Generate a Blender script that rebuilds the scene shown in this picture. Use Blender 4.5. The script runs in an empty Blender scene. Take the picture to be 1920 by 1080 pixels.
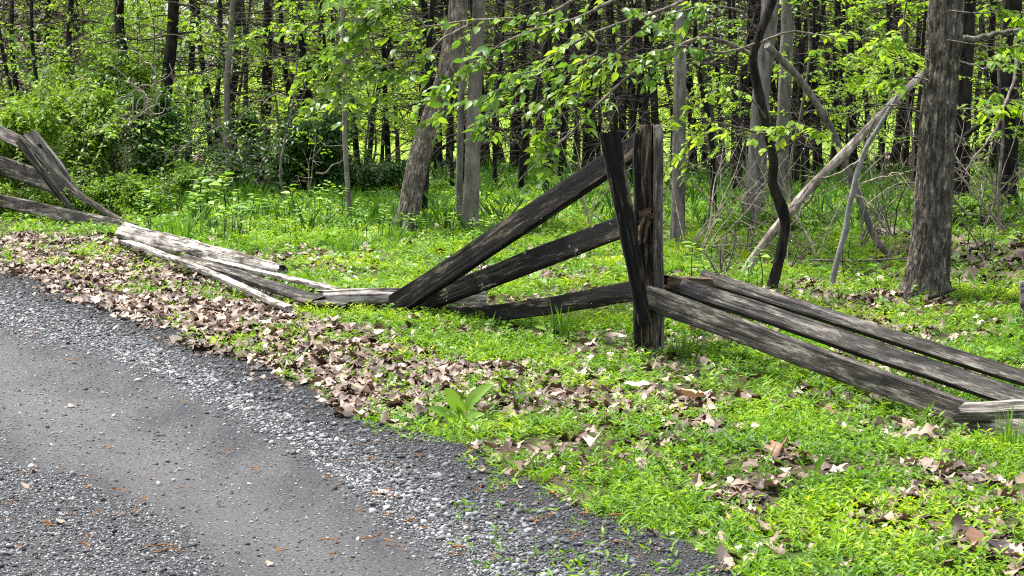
import bpy, math, random
import numpy as np
from mathutils import Vector, Matrix
rng = np.random.default_rng(7); random.seed(7)
PI = math.pi; R = math.radians
sc = bpy.context.scene; col = sc.collection

# ------------------------------------------------------------------ camera, sky, sun, exposure
F = 3600.0; HZ = 119.0; CAMZ = 1.6                       # focal length and horizon in photo pixels (1920 wide)
TH = math.atan((540 - HZ) / F)
cam = bpy.data.objects.new('camera', bpy.data.cameras.new('camera')); col.objects.link(cam)
cam.data.sensor_width = 36; cam.data.lens = F / 1920 * 36
cam.location = (0, 0, CAMZ); cam.rotation_euler = (PI / 2 - TH, 0, 0)
cam.data.clip_start = 0.1; cam.data.clip_end = 3000
sc.camera = cam
SUN_EL, SUN_AZ = 66, -55                                  # azimuth from +Y (into the woods), negative = left
w = bpy.data.worlds.new('World'); sc.world = w; w.use_nodes = True
nt = w.node_tree; bg = nt.nodes['Background']
sky = nt.nodes.new('ShaderNodeTexSky'); sky.sky_type = 'NISHITA'; sky.sun_disc = False
sky.sun_elevation = R(SUN_EL); sky.sun_rotation = R(SUN_AZ); sky.dust_density = 3.0; sky.air_density = 1.0
hs = nt.nodes.new('ShaderNodeHueSaturation'); hs.inputs['Saturation'].default_value = 0.4
nt.links.new(sky.outputs[0], hs.inputs['Color']); nt.links.new(hs.outputs[0], bg.inputs[0])
bg.inputs[1].default_value = 0.15
sun = bpy.data.objects.new('sun', bpy.data.lights.new('sun', 'SUN')); col.objects.link(sun)
sun.data.energy = 3.2; sun.data.angle = R(4); sun.data.color = (1, 0.96, 0.9)
az, el = R(SUN_AZ), R(SUN_EL)
sd = Vector((math.sin(az) * math.cos(el), math.cos(az) * math.cos(el), math.sin(el)))
sun.rotation_euler = sd.to_track_quat('Z', 'Y').to_euler()
sc.view_settings.view_transform = 'Standard'; sc.view_settings.look = 'None'
sc.view_settings.exposure = 1.68; sc.view_settings.gamma = 1; sc.view_settings.use_curve_mapping = False
sc.cycles.max_bounces = 7; sc.cycles.diffuse_bounces = 4; sc.cycles.transmission_bounces = 5; sc.cycles.glossy_bounces = 2
sc.cycles.use_denoising = False; sc.cycles.filter_width = 1.15

# ------------------------------------------------------------------ projection helpers (photo pixel -> place in the world)
fw = np.array([0, math.cos(TH), -math.sin(TH)]); up = np.array([0, math.sin(TH), math.cos(TH)]); rt = np.array([1., 0, 0])
def P(px, py, d):                                         # the point on that line of sight, d metres into the scene
    r = fw * F + rt * (px - 960) + up * (540 - py)
    return np.array([0, 0, CAMZ]) + r * (d / r[1])
def G(px, py, z=0.0):                                     # the point of the ground there
    r = fw * F + rt * (px - 960) + up * (540 - py)
    return np.array([0, 0, CAMZ]) + r * ((z - CAMZ) / r[2])
def DG(px, py): return G(px, py)[1]
def proj(x, y, z=0.0):
    dz = z - CAMZ
    dep = y * fw[1] + dz * fw[2]; uu = y * up[1] + dz * up[2]
    return 960 + F * x / dep, 540 - F * uu / dep

# ------------------------------------------------------------------ noise
def _h(ix, iy, iz, s):
    n = (ix * 374761393 + iy * 668265263 + iz * 1274126177 + s * 974634777) & 0xFFFFFFFF
    n = ((n ^ (n >> 13)) * 1274126177) & 0xFFFFFFFF
    return ((n ^ (n >> 16)) & 0xFFFF) / 65535.0
def vnoise(x, y, z=0.0, s=0):
    x, y, z = np.broadcast_arrays(np.asarray(x, float), np.asarray(y, float), np.asarray(z, float))
    ix, iy, iz = [np.floor(a).astype(np.int64) for a in (x, y, z)]
    fx, fy, fz = x - ix, y - iy, z - iz
    fx, fy, fz = [a * a * (3 - 2 * a) for a in (fx, fy, fz)]
    o = 0
    for a in (0, 1):
        for b in (0, 1):
            for c in (0, 1):
                o = o + _h(ix + a, iy + b, iz + c, s) * (fx if a else 1 - fx) * (fy if b else 1 - fy) * (fz if c else 1 - fz)
    return o * 2 - 1
def fbm(x, y, z=0.0, s=0, o=4):
    t, a, k = 0, 1, 1
    for i in range(o):
        t = t + a * vnoise(np.asarray(x) * k, np.asarray(y) * k, np.asarray(z) * k, s + i * 17); a *= .5; k *= 2.03
    return t / 1.9
def sstep(a, b, x):
    t = np.clip((x - a) / (b - a), 0, 1); return t * t * (3 - 2 * t)

# ------------------------------------------------------------------ mesh helpers
def build(name, V, Fs, mat=None, rnd=None, smooth=False, base=None, parent=None, link=True):
    """V (n,3); Fs list of (m,k) index arrays; rnd: per-face values in the same order"""
    V = np.asarray(V, np.float32)
    if base is not None: V = V - np.asarray(base, np.float32)
    me = bpy.data.meshes.new(name)
    Fs = [np.asarray(f, np.int32) for f in Fs if len(f)]
    nl = sum(f.size for f in Fs); nf = sum(len(f) for f in Fs)
    me.vertices.add(len(V)); me.vertices.foreach_set('co', V.ravel())
    me.loops.add(nl); me.polygons.add(nf)
    me.loops.foreach_set('vertex_index', np.concatenate([f.ravel() for f in Fs]))
    tot = np.concatenate([np.full(len(f), f.shape[1], np.int32) for f in Fs])
    st = np.concatenate([[0], np.cumsum(tot)[:-1]]).astype(np.int32)
    me.polygons.foreach_set('loop_start', st)
    try: me.polygons.foreach_set('loop_total', tot)
    except Exception: pass
    if smooth: me.polygons.foreach_set('use_smooth', np.ones(nf, bool))
    if rnd is not None:
        a = me.attributes.new('rnd', 'FLOAT', 'FACE'); a.data.foreach_set('value', np.asarray(rnd, np.float32))
    me.update(calc_edges=True)
    if mat: me.materials.append(mat)
    o = bpy.data.objects.new(name, me)
    if base is not None and parent is None: o.location = base
    if parent is not None: o.parent = parent
    if link: col.objects.link(o)
    return o
def tag(o, label, cat, group=None, kind=None):
    if label: o['label'] = label
    if cat: o['category'] = cat
    if group: o['group'] = group
    if kind: o['kind'] = kind
    return o
def thing(name, label, cat, loc=(0, 0, 0), group=None):
    o = bpy.data.objects.new(name, None); o.location = loc; o.empty_display_size = .1; col.objects.link(o)
    return tag(o, label, cat, group)
def dup(o, parent=None):
    c = o.copy(); col.objects.link(c)
    if parent is not None: c.parent = parent
    for ch in list(o.children): dup(ch, c)
    return c
class Bag:                                                # collects pieces of ONE mesh
    def __init__(s): s.V = []; s.F = {}; s.n = 0; s.r = {}
    def add(s, V, f, r=None):
        f = np.asarray(f)
        if not len(f): return
        k = f.shape[1]
        s.V.append(V); s.F.setdefault(k, []).append(f + s.n); s.n += len(V)
        s.r.setdefault(k, []).append(np.full(len(f), .5) if r is None else np.broadcast_to(r, (len(f),)))
    def build(s, name, mat, **kw):
        ks = sorted(s.F)
        return build(name, np.concatenate(s.V), [np.concatenate(s.F[k]) for k in ks], mat, np.concatenate([np.concatenate(s.r[k]) for k in ks]), **kw)
def spline(pts, n):
    p = np.asarray(pts, float); p = np.vstack([2 * p[0] - p[1], p, 2 * p[-1] - p[-2]])
    m = len(p) - 3; t = np.linspace(0, m - 1e-6, n); i = t.astype(int); f = (t - i)[:, None]
    a, b, c, d = p[i], p[i + 1], p[i + 2], p[i + 3]
    return .5 * (2 * b + (c - a) * f + (2 * a - 5 * b + 4 * c - d) * f ** 2 + (3 * b - a - 3 * c + d) * f ** 3)
def tube(bag, pts, rad, ns=6, mod=None, cap=False, r=None):
    p = np.asarray(pts, float); n = len(p); rad = np.broadcast_to(np.asarray(rad, float), (n,))
    t = np.gradient(p, axis=0); t /= np.linalg.norm(t, axis=1)[:, None] + 1e-9
    u = np.cross(t[0], [0.3, 1, 0.1]); u /= np.linalg.norm(u) + 1e-9
    U = np.empty((n, 3))
    for i in range(n):
        u = u - t[i] * (u @ t[i]); u /= np.linalg.norm(u) + 1e-9; U[i] = u
    W = np.cross(t, U)
    a = np.linspace(0, 2 * PI, ns, endpoint=False)
    rr = np.repeat(rad[:, None], ns, 1)
    if mod is not None:
        s = np.concatenate([[0], np.cumsum(np.linalg.norm(np.diff(p, axis=0), axis=1))])
        rr = rr * mod(np.broadcast_to(a, (n, ns)), np.repeat(s[:, None], ns, 1))
    V = p[:, None] + rr[..., None] * (np.cos(a)[None, :, None] * U[:, None] + np.sin(a)[None, :, None] * W[:, None])
    i = np.arange(n - 1)[:, None] * ns; j = np.arange(ns)[None]; k = (j + 1) % ns
    q = np.stack([i + j, i + k, i + ns + k, i + ns + j], -1).reshape(-1, 4)
    base = bag.n
    bag.add(V.reshape(-1, 3), q, r)
    if cap:
        for e in (0, n - 1):
            c = V[e].mean(0)[None]; ring = V[e]
            f = np.stack([np.full(ns, ns), np.arange(ns), (np.arange(ns) + 1) % ns], -1)
            if e == 0: f = f[:, ::-1]
            bag.add(np.vstack([ring, c]), f, r)
def rotm(yaw, pitch, roll):
    cy, sy, cp, sp, cr, sr = np.cos(yaw), np.sin(yaw), np.cos(pitch), np.sin(pitch), np.cos(roll), np.sin(roll)
    o = np.zeros_like(cy); l = o + 1
    Z = np.stack([cy, -sy, o, sy, cy, o, o, o, l], -1).reshape(-1, 3, 3)
    X = np.stack([l, o, o, o, cp, -sp, o, sp, cp], -1).reshape(-1, 3, 3)
    Y = np.stack([cr, o, sr, o, l, o, -sr, o, cr], -1).reshape(-1, 3, 3)
    return Z @ X @ Y
def scatter(bag, tv, tf, pos, M, s, r=None):
    K, n = len(pos), len(tv)
    if K == 0: return
    s = np.asarray(s, float); s = np.broadcast_to(s.reshape(len(s), 1, -1) if s.ndim else s, (K, 1, s.shape[1] if s.ndim > 1 else 1))
    V = np.einsum('kij,knj->kni', M, tv[None] * s) + np.asarray(pos)[:, None]
    f = (np.asarray(tf)[None] + (np.arange(K) * n)[:, None, None]).reshape(-1, np.asarray(tf).shape[1])
    rr = None
    if r is not None: rr = np.repeat(np.asarray(r), len(tf)) if np.ndim(r) == 1 else np.asarray(r).ravel()
    bag.add(V.reshape(-1, 3), f, rr)
U = rng.uniform
# leaf templates, length 1 along +Y, normal +Z
def leaf2(wd=.28, fold=.12, droop=.1):
    v = np.array([[0, 0, 0], [wd, .42, fold], [0, 1, -droop], [-wd, .42, fold]]); return v, np.array([[0, 1, 2], [0, 2, 3]])
def leaf6(wd=.27, fold=.08, droop=.18):
    v = np.array([[0, 0, 0], [wd * .85, .28, fold], [wd * .9, .6, fold - droop * .3], [0, 1, -droop], [-wd * .9, .6, fold - droop * .3], [-wd * .85, .28, fold], [0, .45, .02]])
    return v, np.array([[0, 1, 6], [1, 2, 6], [2, 3, 6], [3, 4, 6], [4, 5, 6], [5, 0, 6]])

# ------------------------------------------------------------------ materials
def newmat(name):
    m = bpy.data.materials.new(name); m.use_nodes = True; t = m.node_tree
    return m, t, t.nodes['Principled BSDF'], t.nodes['Material Output']
def N(t, kind, **kw):
    n = t.nodes.new(kind)
    for k, v in kw.items():
        if k in n.inputs: n.inputs[k].default_value = v
        else: setattr(n, k, v)
    return n
def ramp(t, src, stops, interp='LINEAR'):
    n = t.nodes.new('ShaderNodeValToRGB'); n.color_ramp.interpolation = interp; e = n.color_ramp.elements
    while len(e) < len(stops): e.new(.5)
    for i, (p, c) in enumerate(stops):
        e[i].position = p; e[i].color = (*c, 1) if len(c) == 3 else c
    t.links.new(src, n.inputs[0]); return n.outputs[0]
def noise(t, vec, scale, detail=4, rough=.6, **kw):
    n = N(t, 'ShaderNodeTexNoise', Scale=scale, Detail=detail, Roughness=rough, **kw)
    if vec is not None: t.links.new(vec, n.inputs['Vector'])
    return n.outputs['Fac']
def mapped(t, scale, coord='Object', rot=(0, 0, 0)):
    tc = t.nodes.new('ShaderNodeTexCoord'); m = N(t, 'ShaderNodeMapping'); m.inputs['Scale'].default_value = scale; m.inputs['Rotation'].default_value = rot
    t.links.new(tc.outputs[coord], m.inputs['Vector']); return m.outputs[0]
def mixc(t, fac, a, b, mode='MIX'):
    n = t.nodes.new('ShaderNodeMix'); n.data_type = 'RGBA'; n.blend_type = mode
    for s, k in ((fac, 0), (a, 6), (b, 7)):
        if hasattr(s, 'links') or isinstance(s, bpy.types.NodeSocket): t.links.new(s, n.inputs[k])
        else: n.inputs[k].default_value = s if k == 0 else (*s, 1)
    return n.outputs[2]
def bump(t, bsdf, h, strength, dist):
    b = N(t, 'ShaderNodeBump', Strength=strength, Distance=dist); t.links.new(h, b.inputs['Height']); t.links.new(b.outputs[0], bsdf.inputs['Normal'])
def attr(t, name):
    a = t.nodes.new('ShaderNodeAttribute'); a.attribute_name = name; return a
def leaf_mat(name, stops, trans=.35, rough=.45, spec=.4, tint=(1.25, 1.2, .5)):
    m, t, b, out = newmat(name)
    c = ramp(t, attr(t, 'rnd').outputs['Fac'], stops)
    t.links.new(c, b.inputs['Base Color']); b.inputs['Roughness'].default_value = rough; b.inputs['Specular IOR Level'].default_value = spec
    if trans:
        tr = t.nodes.new('ShaderNodeBsdfTranslucent'); t.links.new(mixc(t, 1.0, c, tint, 'MULTIPLY'), tr.inputs[0])
        mx = N(t, 'ShaderNodeMixShader'); mx.inputs[0].default_value = trans
        t.links.new(b.outputs[0], mx.inputs[1]); t.links.new(tr.outputs[0], mx.inputs[2]); t.links.new(mx.outputs[0], out.inputs[0])
    return m
def bark_mat(name, dark, light, sc_=14, zs=.16, bstr=.8, moss=None, dist=.02):
    m, t, b, out = newmat(name)
    v = mapped(t, (1, 1, zs)); f = noise(t, v, sc_, 6, .65); g = noise(t, mapped(t, (1, 1, .6)), 2.2, 3)
    c = ramp(t, f, [(.40, dark), (.50, [(a + d) / 2 for a, d in zip(dark, light)]), (.61, light)])
    c = mixc(t, 1.0, c, ramp(t, g, [(.3, (.62, .62, .62)), (.7, (1.15, 1.15, 1.12))]), 'MULTIPLY')
    if moss: c = mixc(t, ramp(t, noise(t, mapped(t, (1, 1, .5)), 3.1, 5), [(.55, (0, 0, 0)), (.7, (.6, .6, .6))]), c, moss)
    t.links.new(c, b.inputs['Base Color']); b.inputs['Roughness'].default_value = .9; b.inputs['Specular IOR Level'].default_value = .15
    bump(t, b, ramp(t, f, [(.38, (0, 0, 0)), (.62, (1, 1, 1))]), bstr, dist); return m
def wood_mat(name, dark, mid, light, lo=.38, hi=.66, lichen=.0, stain=.5, moss=None, gs=(5.5, 52, 52)):
    m, t, b, out = newmat(name)
    v = mapped(t, gs); f = noise(t, v, 1.3, 9, .75, Distortion=.35); f2 = noise(t, mapped(t, (1.6, 10, 10)), 1.6, 5, .65, Distortion=.4)
    mixv = N(t, 'ShaderNodeMath', operation='ADD'); mixv.inputs[1].default_value = 0
    s = N(t, 'ShaderNodeMath', operation='MULTIPLY_ADD'); t.links.new(f2, s.inputs[0]); s.inputs[1].default_value = stain; 
    o2 = N(t, 'ShaderNodeMath', operation='MULTIPLY_ADD'); t.links.new(f, o2.inputs[0]); o2.inputs[1].default_value = 1.0; o2.inputs[2].default_value = -stain * .5
    t.links.new(o2.outputs[0], s.inputs[2])
    c = ramp(t, s.outputs[0], [(lo, dark), ((lo + hi) / 2, mid), (hi, light)])
    if lichen:
        k = noise(t, mapped(t, (3, 6, 6)), 2.0, 6, .72)
        c = mixc(t, ramp(t, k, [(.66 - lichen, (0, 0, 0)), (.70 - lichen, (.8, .8, .8))]), c, (.30, .31, .24))
    if moss: c = mixc(t, ramp(t, noise(t, mapped(t, (3, 5, 5)), 1.4, 5), [(.54, (0, 0, 0)), (.68, (.55, .55, .55))]), c, moss)
    cr = ramp(t, noise(t, mapped(t, (1.1, 55, 55)), 1.0, 4, .6, Distortion=.5), [(.38, (.08, .08, .08)), (.45, (1, 1, 1))])
    c = mixc(t, 1.0, c, cr, 'MULTIPLY')
    t.links.new(c, b.inputs['Base Color']); b.inputs['Roughness'].default_value = .85; b.inputs['Specular IOR Level'].default_value = .2
    bump(t, b, mixc(t, .5, ramp(t, f, [(.3, (0, 0, 0)), (.7, (1, 1, 1))]), cr), .75, .012); return m
M = {}
M['cover'] = leaf_mat('ground_cover_leaf', [(0, (.035, .10, .010)), (.45, (.11, .24, .014)), (.8, (.25, .38, .018)), (1, (.44, .48, .024))], .45, .5, .3)
M['cover_dark'] = leaf_mat('shade_herb_leaf', [(0, (.028, .085, .012)), (.6, (.07, .17, .018)), (1, (.13, .25, .03))], .35, .5, .3)
M['broad'] = leaf_mat('broad_herb_leaf', [(0, (.05, .14, .016)), (.6, (.13, .27, .028)), (1, (.24, .39, .05))], .4, .45, .4)
M['grass'] = leaf_mat('grass_blade', [(0, (.05, .14, .015)), (1, (.17, .32, .03))], .35, .45, .35)
M['branch_leaf'] = leaf_mat('branch_leaf', [(0, (.035, .105, .024)), (.4, (.10, .21, .03)), (.75, (.22, .35, .035)), (1, (.46, .54, .05))], .5, .36, .45)
M['sapling_leaf'] = leaf_mat('sapling_leaf', [(0, (.06, .16, .018)), (.5, (.18, .33, .028)), (1, (.38, .50, .05))], .55, .45, .35)
M['yellow_leaf'] = leaf_mat('young_leaf', [(0, (.12, .25, .022)), (1, (.36, .52, .06))], .5, .5, .3)
M['shrub_light'] = leaf_mat('light_shrub_leaf', [(0, (.04, .11, .012)), (.5, (.12, .24, .02)), (1, (.27, .38, .035))], .42, .5, .3)
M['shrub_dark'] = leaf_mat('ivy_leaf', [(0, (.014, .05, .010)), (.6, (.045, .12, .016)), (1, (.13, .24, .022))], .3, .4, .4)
M['crown'] = leaf_mat('crown_leaf', [(0, (.03, .08, .012)), (1, (.10, .18, .02))], .3, .5, .3)
M['far_leaf'] = leaf_mat('far_leaf', [(0, (.05, .11, .012)), (.5, (.17, .27, .025)), (1, (.34, .42, .05))], .45, .5, .3)
M['dead_leaf'] = leaf_mat('dead_leaf', [(0, (.022, .013, .009)), (.33, (.08, .051, .035)), (.62, (.19, .136, .100)), (.86, (.32, .245, .19)), (1, (.48, .405, .35))], .08, .55, .3, (1.1, .9, .7))
M['oak_brown'] = leaf_mat('brown_oak_leaf', [(0, (.15, .075, .045)), (1, (.24, .13, .08))], .1, .5, .35, (1, .8, .6))
M['tan_leaf'] = leaf_mat('tan_leaf', [(0, (.38, .25, .15)), (1, (.48, .34, .22))], .1, .55, .3, (1, .8, .6))
M['pale_leaf'] = leaf_mat('pale_leaf', [(0, (.34, .28, .235)), (1, (.42, .355, .30))], .1, .6, .25, (1, .9, .8))
M['catkin'] = leaf_mat('catkin', [(0, (.13, .055, .018)), (1, (.30, .15, .05))], 0, .8, .1)
M['bark_rough'] = bark_mat('furrowed_grey_bark', (.075, .063, .052), (.30, .265, .22), 30, .38, 1.0, None, .03)
M['bark_plate'] = bark_mat('plated_tan_bark', (.13, .105, .085), (.46, .39, .32), 34, .35, 1.0, None, .03)
M['bark_smooth'] = bark_mat('smooth_grey_bark', (.12, .105, .085), (.24, .215, .18), 10, .5, .35)
M['bark_grey'] = bark_mat('grey_bark', (.08, .072, .062), (.22, .20, .175), 18, .2, .6)
M['bark_blue'] = bark_mat('pale_blue_grey_bark', (.12, .12, .12), (.24, .24, .235), 16, .5, .3)
M['bark_pale'] = bark_mat('pale_dead_bark', (.16, .12, .10), (.46, .41, .35), 16, .3, .6)
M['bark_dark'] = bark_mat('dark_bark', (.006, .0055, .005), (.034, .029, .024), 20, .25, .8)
M['twig'] = bark_mat('grey_twig', (.07, .058, .048), (.22, .19, .16), 30, .5, .3)
M['twig_dark'] = bark_mat('dead_conifer_twig', (.02, .017, .014), (.075, .064, .054), 30, .5, .3)
M['twig_pale'] = bark_mat('pale_vine', (.20, .16, .12), (.46, .40, .32), 30, .5, .3)
M['wood_dark'] = wood_mat('black_weathered_wood', (.004, .0038, .0035), (.012, .010, .008), (.13, .11, .08), .42, .72, .0, 1.1)
M['wood_post'] = wood_mat('brown_split_wood', (.008, .006, .005), (.06, .044, .027), (.22, .185, .135), .38, .68, .0, .8)
M['wood_grey'] = wood_mat('grey_weathered_wood', (.016, .014, .012), (.095, .085, .072), (.29, .27, .23), .36, .68, .0, .8)
M['wood_rail'] = wood_mat('worn_rail_wood', (.010, .009, .0075), (.055, .049, .040), (.27, .245, .20), .38, .70, .0, .7)
M['wood_pale'] = wood_mat('bleached_wood', (.03, .022, .018), (.19, .165, .135), (.40, .37, .325), .36, .62, .0, .9)
M['wood_top'] = wood_mat('dark_worn_wood', (.010, .009, .008), (.045, .041, .036), (.20, .185, .16), .36, .74, .0, .8)
M['wood_rot'] = wood_mat('rotten_brown_wood', (.02, .013, .008), (.075, .048, .028), (.17, .12, .075), .35, .65, .0)

M['wood_log'] = wood_mat('bleached_log_wood', (.05, .038, .03), (.24, .215, .185), (.46, .43, .39), .36, .60, .0, .9, (.045, .028, .02), (5, 22, 22))
M['wood_lichen'] = wood_mat('black_lichened_wood', (.004, .0038, .0035), (.010, .009, .007), (.09, .077, .06), .42, .74, .045, 1.1)
M['wood_silver'] = wood_mat('silver_split_wood', (.025, .022, .02), (.17, .16, .142), (.40, .38, .345), .36, .64, .0, .7)
def stone_mat():
    m, t, b, out = newmat('gravel_stone')
    c = ramp(t, attr(t, 'rnd').outputs['Fac'], [(0, (.020, .021, .022)), (.33, (.065, .067, .070)), (.65, (.165, .17, .172)), (1, (.38, .382, .376))])
    n = noise(t, mapped(t, (1, 1, 1)), 160, 4)
    c = mixc(t, 1.0, c, ramp(t, n, [(.3, (.7, .7, .7)), (.7, (1.2, 1.2, 1.2))]), 'MULTIPLY')
    t.links.new(c, b.inputs['Base Color']); b.inputs['Roughness'].default_value = .75; b.inputs['Specular IOR Level'].default_value = .3
    return m
M['stone'] = stone_mat()
def ground_mat():
    m, t, b, out = newmat('woodland_soil')
    v = mapped(t, (1, 1, 1)); f = noise(t, v, 9, 8, .7); g = noise(t, v, 60, 4, .7)
    soil = ramp(t, f, [(.35, (.030, .020, .014)), (.55, (.075, .052, .038)), (.72, (.16, .115, .085))])
    soil = mixc(t, 1.0, soil, ramp(t, g, [(.3, (.45, .45, .45)), (.7, (1.3, 1.3, 1.3))]), 'MULTIPLY')
    gr = ramp(t, noise(t, v, 26, 6, .75), [(.35, (.022, .05, .008)), (.6, (.06, .12, .015)), (.75, (.12, .19, .025))])
    meadow = ramp(t, noise(t, mapped(t, (1, .35, 1)), 2.2, 7, .7), [(.35, (.10, .19, .018)), (.65, (.28, .42, .04))])
    c = mixc(t, attr(t, 'green').outputs['Fac'], soil, gr)
    c = mixc(t, attr(t, 'meadow').outputs['Fac'], c, meadow)
    t.links.new(c, b.inputs['Base Color']); b.inputs['Roughness'].default_value = .95; b.inputs['Specular IOR Level'].default_value = .1
    bump(t, b, g, .8, .02); return m
M['ground'] = ground_mat()
def road_mat():
    m, t, b, out = newmat('packed_gravel')
    v = mapped(t, (1, 1, 1)); fine = noise(t, v, 75, 6, .85); mid = noise(t, v, 1.3, 4, .6); vf = noise(t, v, 420, 2, .7)
    packed = ramp(t, fine, [(.36, (.013, .0135, .015)), (.5, (.040, .041, .044)), (.62, (.083, .084, .087)), (.70, (.20, .20, .202))])
    tanc = ramp(t, fine, [(.36, (.034, .0335, .033)), (.52, (.082, .080, .078)), (.66, (.165, .162, .158))])
    st = attr(t, 'dust').outputs['Fac']
    rut = noise(t, mapped(t, (2.2, .45, 1), rot=(0, 0, .52)), 2.4, 6, .7)
    packed = mixc(t, 1.0, packed, ramp(t, rut, [(.36, (.62, .62, .64)), (.62, (1.35, 1.33, 1.3))]), 'MULTIPLY')
    mm = N(t, 'ShaderNodeMath', operation='MULTIPLY'); t.links.new(st, mm.inputs[0]); t.links.new(ramp(t, mid, [(.25, (.35, .35, .35)), (.65, (1, 1, 1))]), mm.inputs[1])
    c = mixc(t, mm.outputs[0], packed, tanc)
    dark = ramp(t, noise(t, v, 70, 5, .75), [(.35, (.012, .012, .013)), (.55, (.032, .031, .033)), (.75, (.085, .085, .09))])
    c = mixc(t, attr(t, 'loose').outputs['Fac'], c, dark)
    c = mixc(t, 1.0, c, ramp(t, vf, [(.3, (.72, .72, .72)), (.7, (1.22, 1.22, 1.22))]), 'MULTIPLY')
    t.links.new(c, b.inputs['Base Color']); b.inputs['Roughness'].default_value = .85; b.inputs['Specular IOR Level'].default_value = .25
    bump(t, b, fine, .9, .008); return m
M['road'] = road_mat()

# ------------------------------------------------------------------ regions of the ground (outlines of the road edge, litter and growth as they lie on the ground)
OUT = np.array([(-900, 410), (-400, 450), (0, 505), (130, 548), (260, 595), (380, 648), (480, 705), (600, 765), (800, 815), (950, 895), (1100, 970), (1250, 1045), (1320, 1085), (1700, 1330), (2600, 1900)], float)
INN = np.array([(-900, 560), (-400, 580), (0, 612), (150, 645), (300, 705), (430, 775), (560, 845), (700, 945), (800, 1015), (890, 1085), (1200, 1330), (1700, 1700)], float)
LIT = np.array([(-900, 370), (0, 428), (200, 455), (300, 495), (420, 545), (560, 592), (700, 640), (900, 680), (1100, 705), (1240, 728), (1330, 800), (1500, 1000), (2000, 1500)], float)
LIB = np.array([(-900, 410), (0, 505), (380, 650), (480, 700), (600, 750), (800, 780), (900, 790), (1000, 770), (1240, 770), (1330, 800), (2000, 1500)], float)
LPW = [(*G(a, b_)[:2], r) for a, b_, r in ((1760, 832, .17), (1790, 930, .24), (1860, 1030, .15), (1480, 868, .13), (1230, 745, .2), (1300, 790, .14), (1590, 790, .12), (1440, 590, .5), (1560, 560, .5), (1640, 620, .35), (640, 500, .35), (560, 488, .3), (1020, 520, .3), (880, 505, .25), (1680, 990, .14), (1390, 930, .12), (1130, 560, .25), (1850, 480, .6), (1240, 870, .1))]
def fields(x, y):
    px, py = proj(x, y)
    wob = fbm(x * 1.6, y * 1.6, 3, 5) * 22 * 10 / np.maximum(y, 4) * 1.6
    o = np.interp(px, OUT[:, 0], OUT[:, 1]); i = np.interp(px, INN[:, 0], INN[:, 1])
    road = sstep(-14, 14, py + wob - o)                         # road incl. loose shoulder
    packed = sstep(-22, 22, py + wob * .8 - i)
    inner = np.interp(px, [-600, 0, 150, 300, 420, 700, 1500], [820, 860, 900, 985, 1090, 1300, 1900])
    low = sstep(-30, 30, py + wob - inner)                      # loose gravel again at the near left corner
    lit = sstep(-26, 20, py + wob * 1.5 - np.interp(px, LIT[:, 0], LIT[:, 1])) * (1 - sstep(-20, 30, py + wob - np.interp(px, LIB[:, 0], LIB[:, 1])))
    x_, y_ = np.asarray(x, float), np.asarray(y, float); blob = 0
    for gx, gy, r in LPW: blob = np.maximum(blob, .95 * np.exp(-np.minimum((((x_ - gx) / r) ** 2 + ((y_ - gy) / (1.9 * r)) ** 2) ** 1.5, 50)))
    lit = np.maximum(lit, blob * np.clip(.9 + 1.2 * vnoise(x * 7, y * 7, 0, 55), 0, 1))
    return px, py, road, packed, low, lit
def ROAD_ONLY(x, y): return fields(x, y)[2]
def H(x, y):
    x = np.asarray(x, float); y = np.asarray(y, float)
    yy = np.maximum(y, .5)
    h = fbm(x * .9, y * .9, 1, 2) * .035 + fbm(x * .25, y * .25, 1, 9, 2) * .04 * sstep(12, 20, y)
    h = h * (1 - sstep(0, .3, ROAD_ONLY(x, yy))) * sstep(0, 4, y)
    h = h + 5.5 * sstep(.165, .25, -x / yy) * sstep(22, 42, y)   # the wooded bank at the left
    h = h + 2.2 * sstep(.23, .32, x / yy) * sstep(18, 40, y)
    return h
def sheet(name, xs, ys, zf, mat, attrs, kind='structure', keep=None):
    X, Y = np.meshgrid(xs, ys); X = X * 1.0
    Z = zf(X, Y); V = np.stack([X, Y, Z], -1).reshape(-1, 3); nx, ny = len(xs), len(ys)
    i = (np.arange(ny - 1)[:, None] * nx + np.arange(nx - 1)[None]).ravel()
    q = np.stack([i, i + 1, i + nx + 1, i + nx], -1)
    if keep is not None:
        k = keep(X, Y).ravel(); q = q[k[q].any(1)]
    o = build(name, V, [q], mat, smooth=True)
    for nme, fn in attrs.items():
        a = o.data.attributes.new(nme, 'FLOAT', 'POINT'); a.data.foreach_set('value', fn(X, Y).ravel().astype(np.float32))
    tag(o, None, None, None, kind); return o
xs = np.unique(np.concatenate([np.linspace(-9, 9, 260), 9 * 1.09 ** np.arange(50), -9 * 1.09 ** np.arange(50)]))
ys = np.unique(np.concatenate([-60 + np.arange(0, 62, 4), np.linspace(2, 20, 300), 20 * 1.018 ** np.arange(1, 210)]))
sheet('ground', xs, ys, H, M['ground'], {
    'green': lambda X, Y: np.clip(sstep(13, 19, Y) * .9 + .35 + .5 * fbm(X * .8, Y * .8, 0, 31), 0, 1) * (1 - fields(X, np.maximum(Y, .5))[5]) * (1 - .55 * sstep(.17, .22, -X / np.maximum(Y, .5)) * sstep(20, 26, Y)) * (1 - .7 * sstep(.2, .25, X / np.maximum(Y, .5)) * sstep(13, 16, Y)),
    'meadow': lambda X, Y: sstep(29, 33, Y + fbm(X * .3, Y * .3, 0, 41) * 3) * (1 - sstep(.17, .21, -X / np.maximum(Y, .5)))})
xs = np.linspace(-7, 4.5, 330); ys = np.unique(np.concatenate([np.linspace(-20, 3, 30), np.linspace(3, 22, 380)]))
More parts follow.
